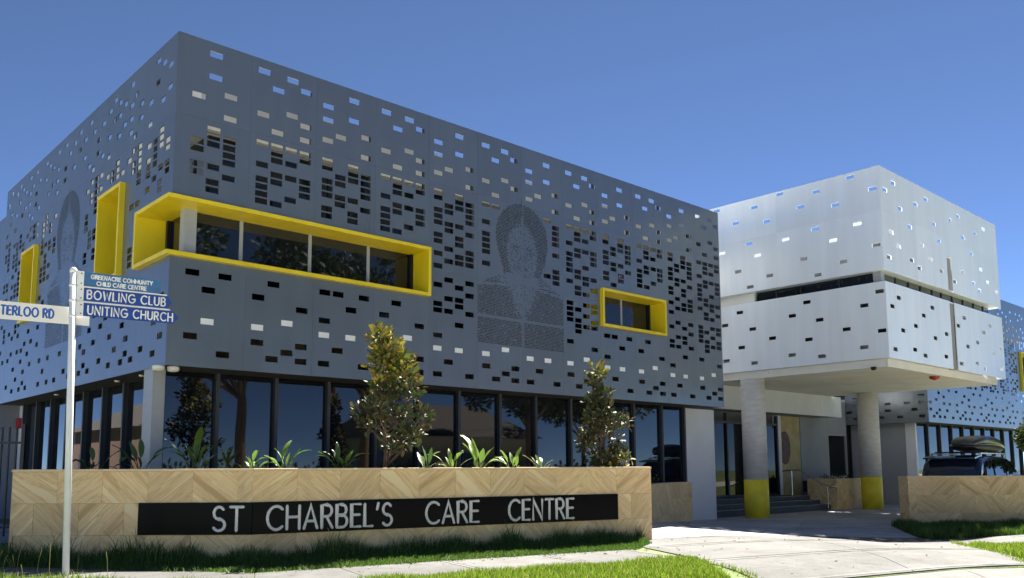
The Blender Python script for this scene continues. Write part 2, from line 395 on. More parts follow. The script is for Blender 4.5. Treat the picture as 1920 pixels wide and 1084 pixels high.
drive = tag(empty('driveway'), kind='structure')
rows = [(-7.6, 5.6, 10.6), (-5.85, 6.1, 12.2), (-3.9, 6.65, 14.1), (-2.62, 7.72, 14.9)]
for k in range(3):
    s0, l0, r0 = rows[k]; s1, l1, r1 = rows[k+1]
    if k == 1: l0 = 6.2
    nn = 2
    for j in range(nn):
        f0, f1 = j/nn, (j+1)/nn
        slab('driveway_slab', [ts(l0+(r0-l0)*f0,s0), ts(l0+(r0-l0)*f1,s0), ts(l1+(r1-l1)*f1,s1), ts(l1+(r1-l1)*f0,s1)], drive, M['concrete'], n=4)
def band(parent, pts, w_, mt, dz=.004, name='trowelled_band'):
    vs = []; fs = []
    for k, (x, y) in enumerate(pts):
        a = Vector(pts[max(k-1,0)]); b_ = Vector(pts[min(k+1,len(pts)-1)]); d = (b_-a).normalized(); n_ = Vector((-d.y,d.x))*w_/2
        for sg in (-1,1): q = Vector((x,y))+n_*sg; vs.append((q.x,q.y,gz(q.x,q.y)+dz))
    for k in range(len(pts)-1): fs.append((2*k,2*k+2,2*k+3,2*k+1))
    return MB().add(vs,fs).build(name, M[mt], parent)
for k in range(4):
    s0, l0, r0 = rows[k]; off = .11 if k == 0 else -.09
    band(drive, [ts(l0+.05+(r0-l0-.1)*j/12, s0+off) for j in range(13)], .075, 'troweled')
    if k in (1,2): band(drive, [ts(l0+.05+(r0-l0-.1)*j/12, s0+.09) for j in range(13)], .06, 'troweled')
for k in range(3):
    band(path, [tuple(Vector(a_out[k+1])*(1-j/4)+Vector(a_in[k+1])*(j/4)-Vector((.07,0))) for j in range(5)], .05, 'troweled')
fore = tag(empty('forecourt'), kind='structure')
fl = [(-2.62, 7.72, 14.9), (0.4, 7.7, 17.9), (3.4, 9.0, 22.5), (6.4, 11.0, 30.5), (10.2, 14.0, 30.5)]
for k in range(4):
    s0, l0, r0 = fl[k]; s1, l1, r1 = fl[k+1]; nn = 3 if k < 2 else 5
    for j in range(nn):
        f0, f1 = j/nn, (j+1)/nn
        slab('forecourt_slab', [ts(l0+(r0-l0)*f0,s0), ts(l0+(r0-l0)*f1,s0), ts(l1+(r1-l1)*f1,s1), ts(l1+(r1-l1)*f0,s1)], fore, M['concrete2'], n=4)
# car park apron right of the low wall and a dark yard left of the building
for k in range(4):
    ax = 19.5 + k*6
    slab('forecourt_slab', [(ax,-4.3),(ax+6,-4.3),(ax+6,-1.2),(ax,-1.2)], fore, M['concrete2'], dz=-.012)
yard = tag(empty('yard_paving'), kind='structure')
for k in range(4):
    slab('paving_slab', [(-7.0,3.2+k*2.6),(-.2,3.2+k*2.6),(-.2,5.8+k*2.6),(-7.0,5.8+k*2.6)], yard, M['concrete2'], dz=.004)

# ------------------------------------------------------------------ perforated screens
ROW0, ROWP, HW, HH = 7.12, 0.1355, 0.238, 0.108
A = [[-10,-4,0,3,5,6,7,8,10,14,15,16,17,21,25,27],
     [-8,-2,0,1,2,4,5,8,9,11,12,15,17,18,19,29],
     [-10,-5,0,2,4,7,9,10,12,14,16,18,24,28],
     [-9,-4,-2,0,1,4,5,6,9,11,14,15,17,18,22,27,29]]
B = [[-8,-6,-3,0,1,3,4,5,7,8,10,12,15,18,19,23,25,29],
     [-4,2,3,5,6,9,11,14,17,19,27],
     [-10,-7,0,1,2,5,7,8,10,11,15,17,18,21,25],
     [-5,-2,1,2,3,4,6,9,10,11,14,16,19,29]]
LEFT = {0.31:[-8,-5,2,3,5,6,18,22,27],0.61:[-9,-4,0,1,2,5,7,8,25,29],0.89:[-10,-7,1,2,3,4,6,18],1.19:[-5,-2,1,3,4,5,7,28],
 1.66:[-6,-4,0,1,2,3,4,5,8,15,17,29],1.95:[-8,-2,0,2,3,8,14,15,16,26,28],2.18:[-10,-7,-5,-3,1,5,6,7,16,17,24,29],
 2.54:[-8,-5,2,27],2.84:[-9,-7,-4,0,1,2,25,29],3.12:[-10,-7,1,2,22],3.4:[-9,-5,-2,1,23,28],
 3.79:[-8,-3,0,2,3,5,6,7,8,10,14,21,25],4.07:[-6,-4,0,1,2,3,4,5,8,9,11,12,23,29],4.35:[-8,-2,0,2,3,8,9,10,26,28],4.62:[-10,-3,1,5,6,7,11,12,25,29],
 4.95:[-8,-5,23,27],5.32:[-10,-7,29],5.68:[-9,-5,28],6.02:[-8,25],6.34:[-10,-6,-4,29],
 6.92:[-10,-7,-5,-3,1,5,6,7,25,29],7.29:[-8,-5,2,3,5,6,9,11,27],7.6:[-9,-4,0,1,2,5,7,8,9,10,11,15,25,29],7.89:[-10,-7,1,2,3,4,5,6,9,10,11,14,19,22],
 8.43:[-8,-3,0,2,21,25],8.71:[-10,-6,-4,0,1,2,19,23,29],9.0:[-8,-2,0,2,21,26,28],9.28:[-10,-7,-5,-3,1,22,24,29],
 9.67:[-8,-5,2,3,5,6,9,11,17,19,22,27],9.96:[-9,-4,0,1,2,5,7,8,9,10,11,17,18,25,29],10.25:[-10,-7,1,2,3,4,5,6,9,10,11,19,22],10.55:[-9,-5,-2,1,3,4,5,7,9,11,12,18,23,28],
 11.08:[-10,-6,-4,0,1,2,3,4,5,8,9,11,17,18,19,23],11.37:[-8,-2,0,2,3,8,9,11,16,21]}
def hood_half(z):            # half width of the hooded figure at height z (outline of head and shoulders)
    if z > 7.30 or z < 3.95: return 0
    if z > 6.45: return .82 * max(0, 1-((z-6.45)/.85)**2.2) ** .55
    if z > 5.62: return .82 - .26 * ((6.45-z)/.83) ** 1.5
    if z > 5.25: return .62 + (5.62-z)/.37*.72
    return 1.34
def in_figure(du, z, marg=.17):
    for dz in (-.06, 0, .06):
        h = hood_half(z+dz)
        if h and abs(du) < h + marg: return True
    return False
def rect_cut(holes, rects):
    return [h for h in holes if not any(r[0] < h[0]+h[2]/2 and r[1] > h[0]-h[2]/2 and r[2] < h[1]+h[3]/2 and r[3] > h[1]-h[3]/2 for r in rects)]

def panel_mesh(u0, u1, z0, z1, holes, mp, th=.02):
    # sheet from (u0,z0) to (u1,z1) with rectangular openings; mp(u, depth, z) -> xyz
    us = {round(u0,4), round(u1,4)}; zs = {round(z0,4), round(z1,4)}; hs = []
    for uc, zc, w_, h_ in holes:
        a, b_, c, d = max(u0,uc-w_/2), min(u1,uc+w_/2), max(z0,zc-h_/2), min(z1,zc+h_/2)
        if b_-a < .004 or d-c < .004: continue
        a, b_, c, d = [round(q,4) for q in (a,b_,c,d)]; hs.append((a,b_,c,d)); us |= {a,b_}; zs |= {c,d}
    us = sorted(us); zs = sorted(zs); b = MB()
    def solid(i, j):
        um, zm = (us[i]+us[i+1])/2, (zs[j]+zs[j+1])/2
        return not any(a < um < b_ and c < zm < d for a,b_,c,d in hs)
    S = [[solid(i,j) for j in range(len(zs)-1)] for i in range(len(us)-1)]
    for j in range(len(zs)-1):
        i = 0
        while i < len(us)-1:
            if not S[i][j]: i += 1; continue
            k = i
            while k < len(us)-1 and S[k][j]: k += 1
            a, b_, c, d = us[i], us[k], zs[j], zs[j+1]
            b.add([mp(a,0,c),mp(b_,0,c),mp(b_,0,d),mp(a,0,d)], [(0,1,2,3)])
            b.add([mp(a,th,c),mp(b_,th,c),mp(b_,th,d),mp(a,th,d)], [(3,2,1,0)])
            b.add([mp(a,0,c),mp(a,0,d),mp(a,th,d),mp(a,th,c)], [(0,1,2,3)])
            b.add([mp(b_,0,c),mp(b_,0,d),mp(b_,th,d),mp(b_,th,c)], [(3,2,1,0)])
            i = k
    for i in range(len(us)-1):
        for j in range(len(zs)):
            lo = S[i][j-1] if j > 0 else False; hi = S[i][j] if j < len(zs)-1 else False
            if lo != hi:
                a, b_, z = us[i], us[i+1], zs[j]
                b.add([mp(a,0,z),mp(b_,0,z),mp(b_,th,z),mp(a,th,z)], [(0,1,2,3) if lo else (3,2,1,0)])
    return b
def front_map(y): return lambda u, d, z: (u, y+d, z)
def left_map(x): return lambda u, d, z: (x+d, u, z)
G_ = .004
BANDS = [(2.944, 5.358), (5.358, 7.2555), (7.2555, 8.69)]
def screen(parent, joints, bands, holes, mp, mt, big=(), name='facade_panel', hg=.0025):
    for a, b_ in zip(joints, joints[1:]):
        for z0, z1 in bands:
            hl = [h for h in holes if h[0]+h[2]/2 > a and h[0]-h[2]/2 < b_ and h[1]+h[3]/2 > z0 and h[1]-h[3]/2 < z1]
            hl += [h for h in big if h[0]+h[2]/2 > a and h[0]-h[2]/2 < b_ and h[1]+h[3]/2 > z0 and h[1]-h[3]/2 < z1]
            pb = panel_mesh(a+hg/2, b_-hg/2, z0+hg/2, z1-hg/2, hl, mp)
            if pb.f: pb.build(name, mt, parent)
def ab_holes(u_start, npan, first, pitch=1.336, tilt=True):
    hs = []
    for p in range(npan):
        pat = A if (p + first) % 2 else B
        for c in range(4):
            u = u_start + p*pitch + .247 + .287*c
            if p == 0 and tilt:
                if c == 0: continue
                u = .388 + .2865*(c-1)
            for r in pat[c]:
                dz = -.0062*u*max(0,(1 - max(r,-4)/32.0))*.9 if tilt else 0
                hs.append((u, ROW0 - ROWP*r + dz, HW, HH))
    return hs
def rect_frame(parent, mp, u0, u1, z0, z1, t=.07, proud=.1, depth=.45, name='window_surround'):
    # deep yellow box surround: four boards
    def board(a, b_, c, d):
        vs = [mp(a,-proud,c),mp(b_,-proud,c),mp(b_,depth,c),mp(a,depth,c),mp(a,-proud,d),mp(b_,-proud,d),mp(b_,depth,d),mp(a,depth,d)]
        return MB().add(vs, [(0,3,2,1),(4,5,6,7),(0,1,5,4),(1,2,6,5),(2,3,7,6),(3,0,4,7)])
    board(u0, u1, z1-t, z1).build(name, M['yellow'], parent)
    board(u0, u1, z0, z0+t).build(name, M['yellow'], parent)
    board(u0, u0+t, z0+t, z1-t).build(name, M['yellow'], parent)
    board(u1-t, u1, z0+t, z1-t).build(name, M['yellow'], parent)

# ---------------- main block
main = thing('care_centre_building', 'two-storey dark grey building with perforated metal screen and yellow window boxes at the corner', 'building')
PW = 1.336
fj = [0.0] + [PW*k for k in range(1,12)] + [15.97]
fh = ab_holes(0.0, 12, 0)
PORT_U, PORT_Y = 8.03, 5.88
big_f = [(2.65, 5.29, 5.34, 1.03), (11.97, 5.22, 2.60, 1.00)]
fh = [h for h in fh if not in_figure(h[0]-PORT_U, h[1])]
fh = rect_cut(fh, [(-.1, 5.44, 4.70, 5.88), (10.60, 13.36, 4.64, 5.80)])
fh = [h for h in fh if h[0]+h[2]/2 < 15.93]
screen(main, fj, BANDS, fh, front_map(0), M['panel'], [(2.66,5.29,5.36,.96),(11.97,5.22,2.52,.92)])
for h in fh:  # white plates added behind these holes so they look bright
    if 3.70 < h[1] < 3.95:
        MB().box(h[0]-HW/2-.01,h[0]+HW/2+.01,.021,.03,h[1]-HH/2-.01,h[1]+HH/2+.01).build('white_hole_backing', M['hole_backing'], main)
ljs = [0.021,1.42,2.37,3.6,4.78,5.9,7.1,8.16,9.47,10.81,11.65]
lh = [(u, ROW0-ROWP*r, .222, HH) for u, rr in LEFT.items() for r in rr]
lh = [h for h in lh if not in_figure((h[0]-PORT_Y)*.98, h[1], .1)]
lh = rect_cut(lh, [(-.1,1.56,4.70,5.88), (2.28,3.68,4.74,6.66), (8.14,9.44,4.74,6.62)])
screen(main, ljs, BANDS, lh, left_map(0), M['panel'], [(.70,5.29,1.58,.96),(2.98,5.7,1.24,1.74),(8.79,5.68,1.14,1.70)])
# corner window box: boards wrap the corner
def wrap(z0, z1, x1=5.34, y1=1.49, p=.1, dp=.5, name='window_surround'):
    poly = [(-p,-p),(x1,-p),(x1,dp),(dp,dp),(dp,y1),(-p,y1)]
    MB().prism(poly, z0, z1).build(name, M['yellow'], main)
wrap(5.735, 5.805); wrap(4.775, 4.845)
MB().box(5.27,5.34,-.1,.5,4.845,5.735).build('window_surround', M['yellow'], main)
MB().box(-.1,.5,1.42,1.49,4.845,5.735).build('window_surround', M['yellow'], main)
rect_frame(main, front_map(0), 10.68, 13.26, 4.735, 5.705)
rect_frame(main, left_map(0), 2.33, 3.63, 4.80, 6.60)
rect_frame(main, left_map(0), 8.19, 9.39, 4.80, 6.56)
# glazing in the boxes
def pane(parent, mp, u0, u1, z0, z1, d, mt='glass', name='window_pane'):
    return MB().add([mp(u0,d,z0),mp(u1,d,z0),mp(u1,d,z1),mp(u0,d,z1),mp(u0,d+.02,z0),mp(u1,d+.02,z0),mp(u1,d+.02,z1),mp(u0,d+.02,z1)],
        [(0,1,2,3),(7,6,5,4),(0,4,5,1),(1,5,6,2),(2,6,7,3),(3,7,4,0)]).build(name, M[mt], parent)
def bar(parent, mp, u0, u1, z0, z1, d0, d1, mt='frame', name='mullion'):
    return MB().add([mp(u0,d0,z0),mp(u1,d0,z0),mp(u1,d0,z1),mp(u0,d0,z1),mp(u0,d1,z0),mp(u1,d1,z0),mp(u1,d1,z1),mp(u0,d1,z1)],
        [(0,1,2,3),(7,6,5,4),(0,4,5,1),(1,5,6,2),(2,6,7,3),(3,7,4,0)]).build(name, M[mt], parent)
FM, LM = front_map(0), left_map(0)
mu = [.60, 1.455, 2.855, 4.18, 5.27]
for a, b_ in zip(mu, mu[1:]): pane(main, FM, a+.02, b_-.02, 4.845, 5.735, .50)
for u in mu[1:-1]: bar(main, FM, u-.035, u+.035, 4.845, 5.735, .485, .56, 'frame_lt')
MB().box(.37,.58,.37,.58,4.845,5.735).build('corner_post', M['frame_lt'], main)
pane(main, LM, .60, 1.42, 4.845, 5.735, .50)
bar(main, LM, 1.33, 1.42, 4.845, 5.735, .44, .499, 'black'); bar(main, FM, 5.20, 5.27, 4.845, 5.735, .44, .499, 'black')
for a, b_ in ((10.75,11.98),(12.05,13.19)): pane(main, FM, a, b_, 4.805, 5.635, .452)
bar(main, FM, 11.98, 12.05, 4.805, 5.635, .437, .47, 'frame_lt'); bar(main, FM, 13.12, 13.19, 4.805, 5.635, .40, .451, 'black')
pane(main, LM, 2.40, 3.56, 4.87, 6.53, .452); pane(main, LM, 8.26, 9.32, 4.87, 6.49, .452)
MB().box(15.945,15.968,.021,2.4,2.95,8.69).build('end_return', M['panel'], main)
# inner walls behind the screens
def inner(parent, x0, x1, yf, yb, zt, glaz=('inner_glazing','glass2')):
    MB().box(x0+1.0, x1-.12, yf+1.0, yb, 4.3, 7.40).build(glaz[0], M[glaz[1]], parent)
    MB().box(x0+.72, x1-.1, yf+.72, yb+.1, 7.40, zt).build('parapet', M['cream'], parent)
    MB().box(x0+.55, x1-.1, yf+.55, yb+.1, 3.62, 4.06).build('slab_edge', M['whitew'], parent)
    MB().box(x0+.62, x1-.11, yf+.62, yb+.05, 2.99, 3.615).build('spandrel', M['brown'], parent)
    MB().box(x0+.95, x1-.13, yf+.95, yb+.05, 4.065, 4.295).build('sill_band', M['inner'], parent)
inner(main, 0, 15.97, 0, 11.6, 8.22)
for u in [1.336*k for k in range(1,12)]:
    win = u < 5.4 or 10.6 < u < 13.3
    for z0, z1 in (((2.99,4.72),(5.83,8.45)) if win else ((2.99,8.45),)):
        MB().box(u-.03,u+.03,.16,.22,z0,z1).build('screen_post', M['frame'], main)
for u in ljs[1:-1]:
    wz = (4.72,5.83) if u < 1.5 else (4.75,6.66) if 2.28 < u < 3.68 or 8.1 < u < 9.5 else None
    for z0, z1 in (((2.99,wz[0]),(wz[1],8.45)) if wz else ((2.99,8.45),)):
        MB().box(.16,.22,u-.03,u+.03,z0,z1).build('screen_post', M['frame'], main)
MB().prism([(.05,.05),(15.9,.05),(15.9,11.6),(.05,11.6)], 2.955, 2.985).build('soffit', M['inner'], main)
# ground floor glazing, front
GY = .8
gm = [.27, 1.24, 2.38, 3.50, 4.60, 5.70, 6.80, 8.02, 9.18, 10.40, 11.62, 12.86, 14.08, 15.12]
FG, LG = front_map(GY), left_map(GY)
for a, b_ in zip(gm, gm[1:]): pane(main, FG, a+.03, b_-.03, .10, 2.95, .05)
for u in gm: bar(main, FG, u-.035, u+.035, .0, 2.95, -.04, .12)
bar(main, FG, .3, 15.1, -.2, .10, -.06, .14, 'frame', 'sill')
MB().box(-.02+.05,.27-.035,.60,1.02,-.1,2.95).build('corner_post', M['frame_lt'], main)
gl = [1.05, 2.35, 3.6, 4.85, 6.1, 7.35, 8.6, 9.85, 11.1]
for a, b_ in zip(gl, gl[1:]): pane(main, left_map(.6), a+.03, b_-.03, .08, 2.95, .05)
for u in gl: bar(main, left_map(.6), u-.035, u+.035, -.1, 2.95, -.05, .12)
bar(main, left_map(.6), 1.05, 11.1, -.1, .08, -.06, .1, 'frame', 'sill')
MB().box(.62,3,11.15,15.5,-.2,2.95).build('white_wall', M['whitew'], main)
MB().box(.60,.619,12.0,13.0,-.1,2.15).build('service_door', M['greyw'], main)
MB().box(.54,.619,11.45,11.75,2.35,2.62).build('alarm_box', M['red'], main)
# white end pier
MB().box(15.19,16.80,.93,1.75,-.4,2.95).build('end_pier', M['whitew'], main)
MB().box(1.2,16.0,1.4,11.0,-.3,2.94).build('interior_core', M['inner'], main)
# twin floodlight on the corner and small soffit lamps
fx = MB(); fx.box(.02,.12,.30,.36,2.90,2.954); fx.build('floodlight_bracket', M['black'], main)
for dx in (-.11,.13):
    MB().lathe([(.03,2.85),(.085,2.865),(.10,2.90),(.10,2.935),(.06,2.953)], .06+dx, .18-abs(dx)*.2, 16).build('floodlight', M['lampw'], main, True)
for yy in (1.9,3.2,7.2):
    MB().lathe([(.045,2.925),(.05,2.954)], .3, yy, 12).build('downlight', M['lampw'], main)

# halftone portrait, tiny dark quads painted for slot shade: generic hooded bearded figure
def figure_tone(du, z):
    h = hood_half(z)
    if abs(du) < .022 and 7.0 < z < 7.44: return .8
    if h == 0 or abs(du) > h: return 0
    if abs(du) < .03: return 0                        # panel joint
    if abs(z-4.56) < .04: return 0
    ad = abs(du); wob = .5+.5*math.sin(du*31+z*17)*math.sin(z*29-du*13)
    g = lambda x0, z0, rx, rz: math.exp(-(((ad-x0)/rx)**2 + ((z-z0)/rz)**2))
    if z > 5.40:
        q = (du/.50)**2 + ((z-6.12)/.74)**2
        edge = smooth((q-.62)/.5)
        face = .16 + .60*g(.20,6.26,.13,.06) + .45*g(.19,6.16,.09,.05) + .30*g(.05,5.98,.06,.14) + .40*g(.12,5.78,.14,.05) + .22*wob
        if z < 5.85: face *= .35 + .65*smooth((z-5.45)/.4)
        out = 1.0 if z > 5.62 else .5*smooth((ad-.42)/.2)
        return face*(1-edge) + out*edge
    wb = .52 - max(0,(5.5-z))*.50
    body = .85 if abs(z-5.30-.10*(1-ad)) > .03 else 0
    beard = .12 + .34*g(0,5.0,.07,.45) + .20*wob
    k = smooth((ad-wb+.16)/.32)
    return beard*(1-k) + body*k
def portrait(mp, c0, sgn, k0=1.0):
    b = MB(); rr = random.Random(3); z = 3.975; k = 0
    while z < 7.45:
        du = -1.36 + (.0235 if k % 2 else 0)
        while du < 1.36:
            t = figure_tone(du, z)
            if t > 0 and rr.random() < min(1, t*1.15):
                w_ = .0165*k0*(.6+.4*t)*rr.uniform(.75,1.15); h_ = .0098*k0*(.65+.35*t)*rr.uniform(.75,1.15); u = c0 + du*sgn + rr.uniform(-.006,.006)
                b.add([mp(u-w_,-.002,z-h_),mp(u+w_,-.002,z-h_),mp(u+w_,-.002,z+h_),mp(u-w_,-.002,z+h_)], [(0,1,2,3)])
            du += .047
        z += .0335; k += 1
    return b
o = portrait(FM, PORT_U, 1, 1.14).build('painted_slots', M['slot'], main); tag(o, 'hooded bearded figure painted as tiny dark slots on the front screen', kind='stuff')
o = portrait(LM, PORT_Y, -1).build('painted_slots', M['slot'], main); tag(o, 'hooded bearded figure painted as tiny dark slots on the side screen', kind='stuff')

# lower rear wing at the far left
rear = thing('rear_wing', 'lower plain grey wing behind the fence at the far left edge', 'building')
for k in range(5):
    y0 = 11.72 + k*2.2
    MB().box(.02,.06,y0,y0+2.19,2.95,8.05).build('facade_panel', M['panel'], rear)
MB().box(.07,8,11.72,22.6,-.2,8.02).build('wall', M['greyw'], rear)

# ---------------- canopy wing on columns
can = thing('canopy_wing', 'pale silver perforated box raised on two round columns over the entrance', 'building')
BX, BY = 17.85, -4.0
BOXL = [(1.29,9.42),(0.61,8.87),(-0.07,9.23),(-0.48,8.70),(-0.95,9.44),(-1.61,8.89),(-2.12,9.23),(-2.69,8.70),(-3.16,9.40),(-3.79,8.91),(1.14,8.00),(0.16,8.12),(-1.09,8.01),(-2.04,8.13),(-3.31,8.01),(-2.58,7.68),(-3.81,7.30),(0.58,7.31),(-0.13,7.70),(-0.51,7.00),(0.17,6.76),(-1.64,7.31),(-2.06,6.76),(-2.84,7.01),(1.12,5.67),(0.57,6.01),(0.14,5.44),(-0.52,5.08),(-1.68,6.01),(-1.20,5.67),(-2.05,5.44),(-1.69,4.91),(-2.84,5.07),(-3.38,5.67),(-3.83,6.00),(-3.84,4.91),(1.11,4.54),(0.12,4.39),(0.55,4.91),(-1.14,4.51),(-2.07,4.38),(-3.32,4.51)]
BOXR = [(18.71,9.21),(18.15,8.89),(19.08,8.54),(20.95,9.21),(20.18,8.90),(19.68,8.12),(18.41,7.73),(21.46,8.54),(22.73,8.92),(23.44,9.17),(20.48,7.72),(21.77,8.08),(18.84,7.40),(18.19,6.98),(19.69,7.14),(20.20,6.98),(21.03,7.38),(21.82,7.14),(23.74,8.54),(24.83,8.87),(25.61,9.16),(23.54,7.37),(22.84,6.96),(24.39,8.10),(25.14,7.70),(25.71,7.35),(24.40,7.13),(24.89,6.95),(26.47,7.12),(18.67,5.90),(18.23,5.61),(18.84,5.00),(19.71,5.22),(20.30,5.59),(20.96,5.90),(21.05,5.00),(21.91,5.21),(22.89,5.57),(23.41,5.88),(25.02,5.57),(25.62,5.86),(18.27,4.42),(19.56,4.52),(20.25,4.41),(21.78,4.51),(23.57,4.98),(24.42,5.19),(25.75,4.97),(26.54,5.18),(22.95,4.39),(24.26,4.49),(24.99,4.38),(26.48,4.48)]
hl = [(u,z,.235,.105) for u,z in BOXL]; hr = [(u,z,.27,.115) for u,z in BOXR]
CB = [(4.16,6.27),(6.60,8.27),(8.27,9.53)]
LB, FB = left_map(BX), front_map(BY)
screen(can, [-3.978,-2.36,-0.78,.86,2.5], CB, hl, LB, M['silver'])
slotcut = [(22.47,5.5,.36,2.7),(22.47,7.1,.36,1.15)]
screen(can, [17.85,20.1,22.28], CB, hr, FB, M['silver'])
screen(can, [22.66,24.8,26.8], CB, hr, FB, M['silver'])
MB().box(22.28,22.66,BY,BY+.02,7.68,9.53).build('facade_panel', M['silver'], can)
MB().box(22.285,22.655,BY+.04,BY+.3,4.17,6.265).build('downpipe_cover', M['greyw'], can)
MB().box(22.285,22.655,BY+.04,BY+.3,6.645,7.675).build('downpipe_cover', M['greyw'], can)
# screen's right end
MB().box(26.78,26.80,BY+.021,BY+.6,4.16,6.27).build('end_return', M['silver'], can)
MB().box(26.78,26.80,BY+.021,BY+.6,6.6,9.53).build('end_return', M['silver'], can)
# inner body, ribbon window
MB().box(BX+.7,26.0,BY+.7,2.9,7.75,8.25).build('parapet', M['greyw'], can)
MB().box(BX+.8,25.9,BY+.8,2.85,4.62,7.74).build('inner_wall', M['inner'], can)
MB().box(BX+.45,26.2,BY+.45,2.9,4.28,4.615).build('slab_edge', M['whitew'], can)
pl = [-3.72,-2.55,-1.35,-.55,.13]
for a, b_ in zip(pl, pl[1:]): pane(can, LB, a+.015, b_-.015, 6.275, 6.595, .30, 'glass2')
for u in pl[1:-1]: bar(can, LB, u-.014, u+.014, 6.275, 6.595, .27, .34)
bar(can, LB, .15, 2.5, 6.275, 6.595, .2, .3, 'fascia', 'ribbon_infill')
MB().box(BX+.2,BX+.42,BY+.2,BY+.42,6.275,6.595).build('corner_post', M['frame_lt'], can)
pr = [18.28,19.2,20.05,20.9,21.75,22.45,23.3,24.2,25.1,25.95,26.5]
for a, b_ in zip(pr, pr[1:]): pane(can, FB, a+.015, b_-.015, 6.275, 6.595, .30, 'glass2')
for u in pr[1:-1]: bar(can, FB, u-.014, u+.014, 6.275, 6.595, .27, .34)
MB().box(BX+.03,26.76,BY+.03,2.4,6.60,6.64).build('ribbon_head', M['silver'], can)
MB().box(BX+.03,26.76,BY+.03,2.4,6.23,6.27).build('ribbon_sill', M['silver'], can)
# slab fascia lengths and soffit
fx_ = [17.96,19.3,21.0,22.5,24.2,26.3]
for a, b_ in zip(fx_, fx_[1:]): MB().box(a+.004,b_-.004,BY+.10,BY+.14,3.93,4.15).build('fascia_board', M['fascia'], can)
fy_ = [BY+.15,-2.2,-.3,1.6,2.9]
for a, b_ in zip(fy_, fy_[1:]): MB().box(17.945,17.985,a+.004,b_-.004,3.93,4.15).build('fascia_board', M['fascia'], can)
MB().box(17.99,26.3,BY+.145,2.95,3.935,4.26).build('soffit_slab', M['soffit'], can)
for cx_, cy_ in ((18.23,.45),(25.835,.39)):
    MB().lathe([(.365,.86),(.365,3.93)], cx_, cy_, 40).build('column', M['colc'], can, True)
    MB().lathe([(.368,-.35),(.368,.858)], cx_, cy_, 40).build('column_band', M['colpaint'], can, True)
c_ = atz(1655,689,3.9); MB().lathe([(.02,3.84),(.06,3.86),(.075,3.89),(.075,3.934)], c_.x, c_.y+.25, 16).build('dome_camera', M['black'], can, True)
c_ = atz(1752,708,3.9); MB().lathe([(.02,3.82),(.12,3.86),(.15,3.90),(.15,3.934)], c_.x, c_.y, 16).build('sprinkler_cover', M['red'], can, True)

# ---------------- right wing
rw = thing('right_wing', 'grey perforated wing with yellow window box behind the parked car at the right edge', 'building')
RX, RY = 29.38, -.36
hs = [(h[0], h[1], h[2], h[3]) for h in ab_holes(RX, 10, 1, tilt=False)]
hs = rect_cut(hs, [(40.3,43.2,4.7,6.75)])
screen(rw, [RX+.021]+[RX+PW*k for k in range(1,11)], [(2.944,5.358),(5.358,7.2555),(7.2555,8.95)], hs, front_map(RY), M['panel'], [(41.7,5.72,2.5,1.8)])
rect_frame(rw, front_map(RY), 40.4, 43.0, 4.78, 6.66)
pane(rw, front_map(RY), 40.47, 42.93, 4.85, 6.59, .45)
hs2 = [(.247+.287*c+p*PW+RY, ROW0-ROWP*r, HW, HH) for p in range(3) for c in range(4) for r in (A if p%2 else B)[c]]
screen(rw, [RY+PW*k for k in range(0,3)]+[3.0], [(2.944,5.358),(5.358,8.95)], hs2, left_map(RX), M['panel'])
inner(rw, RX, 43.2, RY, 8.0, 8.3)
MB().prism([(RX+.05,RY+.05),(42.6,RY+.05),(42.6,8),(RX+.05,8)], 2.955, 2.985).build('soffit', M['inner'], rw)
gr = [RX+.55+1.25*k for k in range(11)]
for a, b_ in zip(gr, gr[1:]): pane(rw, front_map(RY+.8), a+.03, b_-.03, .0, 2.95, .05, 'glass2')
for u in gr: bar(rw, front_map(RY+.8), u-.035, u+.035, -.3, 2.95, -.04, .12)
MB().box(RX+.38,RX+.50,RY+.7,RY+1.1,-.4,2.95).build('corner_post', M['whitew'], rw)
MB().box(RX+.40,RX+.48,RY+1.1,3.0,-.4,2.95).build('side_wall', M['greyw'], rw)
MB().box(RX+.6,42.5,RY+1.1,7.5,-.4,2.94).build('interior_core', M['inner'], rw)

# ---------------- entrance between the wings
ent = thing('entrance_hall', 'shaded entrance with glass doors and white bulkhead under the canopy', 'entrance')
FZ = .20
bj = [16.82,18.6,20.3,22.0,23.7,25.4,27.02]
for a, b_ in zip(bj, bj[1:]): MB().box(a+.004,b_-.004,2.0,2.06,3.14,3.925).build('bulkhead_panel', M['whitew'], ent)
MB().box(16.82,27.0,2.07,3.0,3.16,3.92).build('bulkhead_core', M['greyw'], ent)
dj = [18.2,19.5,20.6,21.7,22.8,23.9]
FE = front_map(3.0)
for k, (a, b_) in enumerate(zip(dj, dj[1:])):
    d_ = pane(ent, FE, a+.04, b_-.04, FZ+.08, 2.75, .04, 'glass3', 'glass_door' if k in (2,3) else 'side_light')
    if k in (2,3):
        hx = b_-.14 if k == 2 else a+.14
        MB().tube([(hx,2.94,FZ+.8),(hx,2.94,FZ+1.5)], .015).build('door_handle', M['chrome'], d_)
for u in dj: bar(ent, FE, u-.04, u+.04, FZ, 3.13, -.03, .1, 'frame', 'door_frame')
bar(ent, FE, 18.2, 23.9, 2.76, 2.84, -.02, .09, 'frame', 'transom'); bar(ent, FE, 18.2, 23.9, FZ, FZ+.07, -.02, .09, 'frame', 'threshold')
MB().box(16.8,18.15,3.0,3.2,-.2,3.15).build('wall', M['whitew'], ent)
MB().box(23.95,24.16,2.98,3.2,FZ,3.15).build('wall', M['whitew'], ent)
MB().box(24.17,25.6,3.02,3.2,-.2,3.15).build('mural_wall', M['tan'], ent)
MB().box(25.61,27.75,3.0,3.2,-.2,3.9).build('wall', M['greyw'], ent)
MB().box(27.76,29.36,3.0,3.2,2.55,3.9).build('wall', M['greyw'], ent)
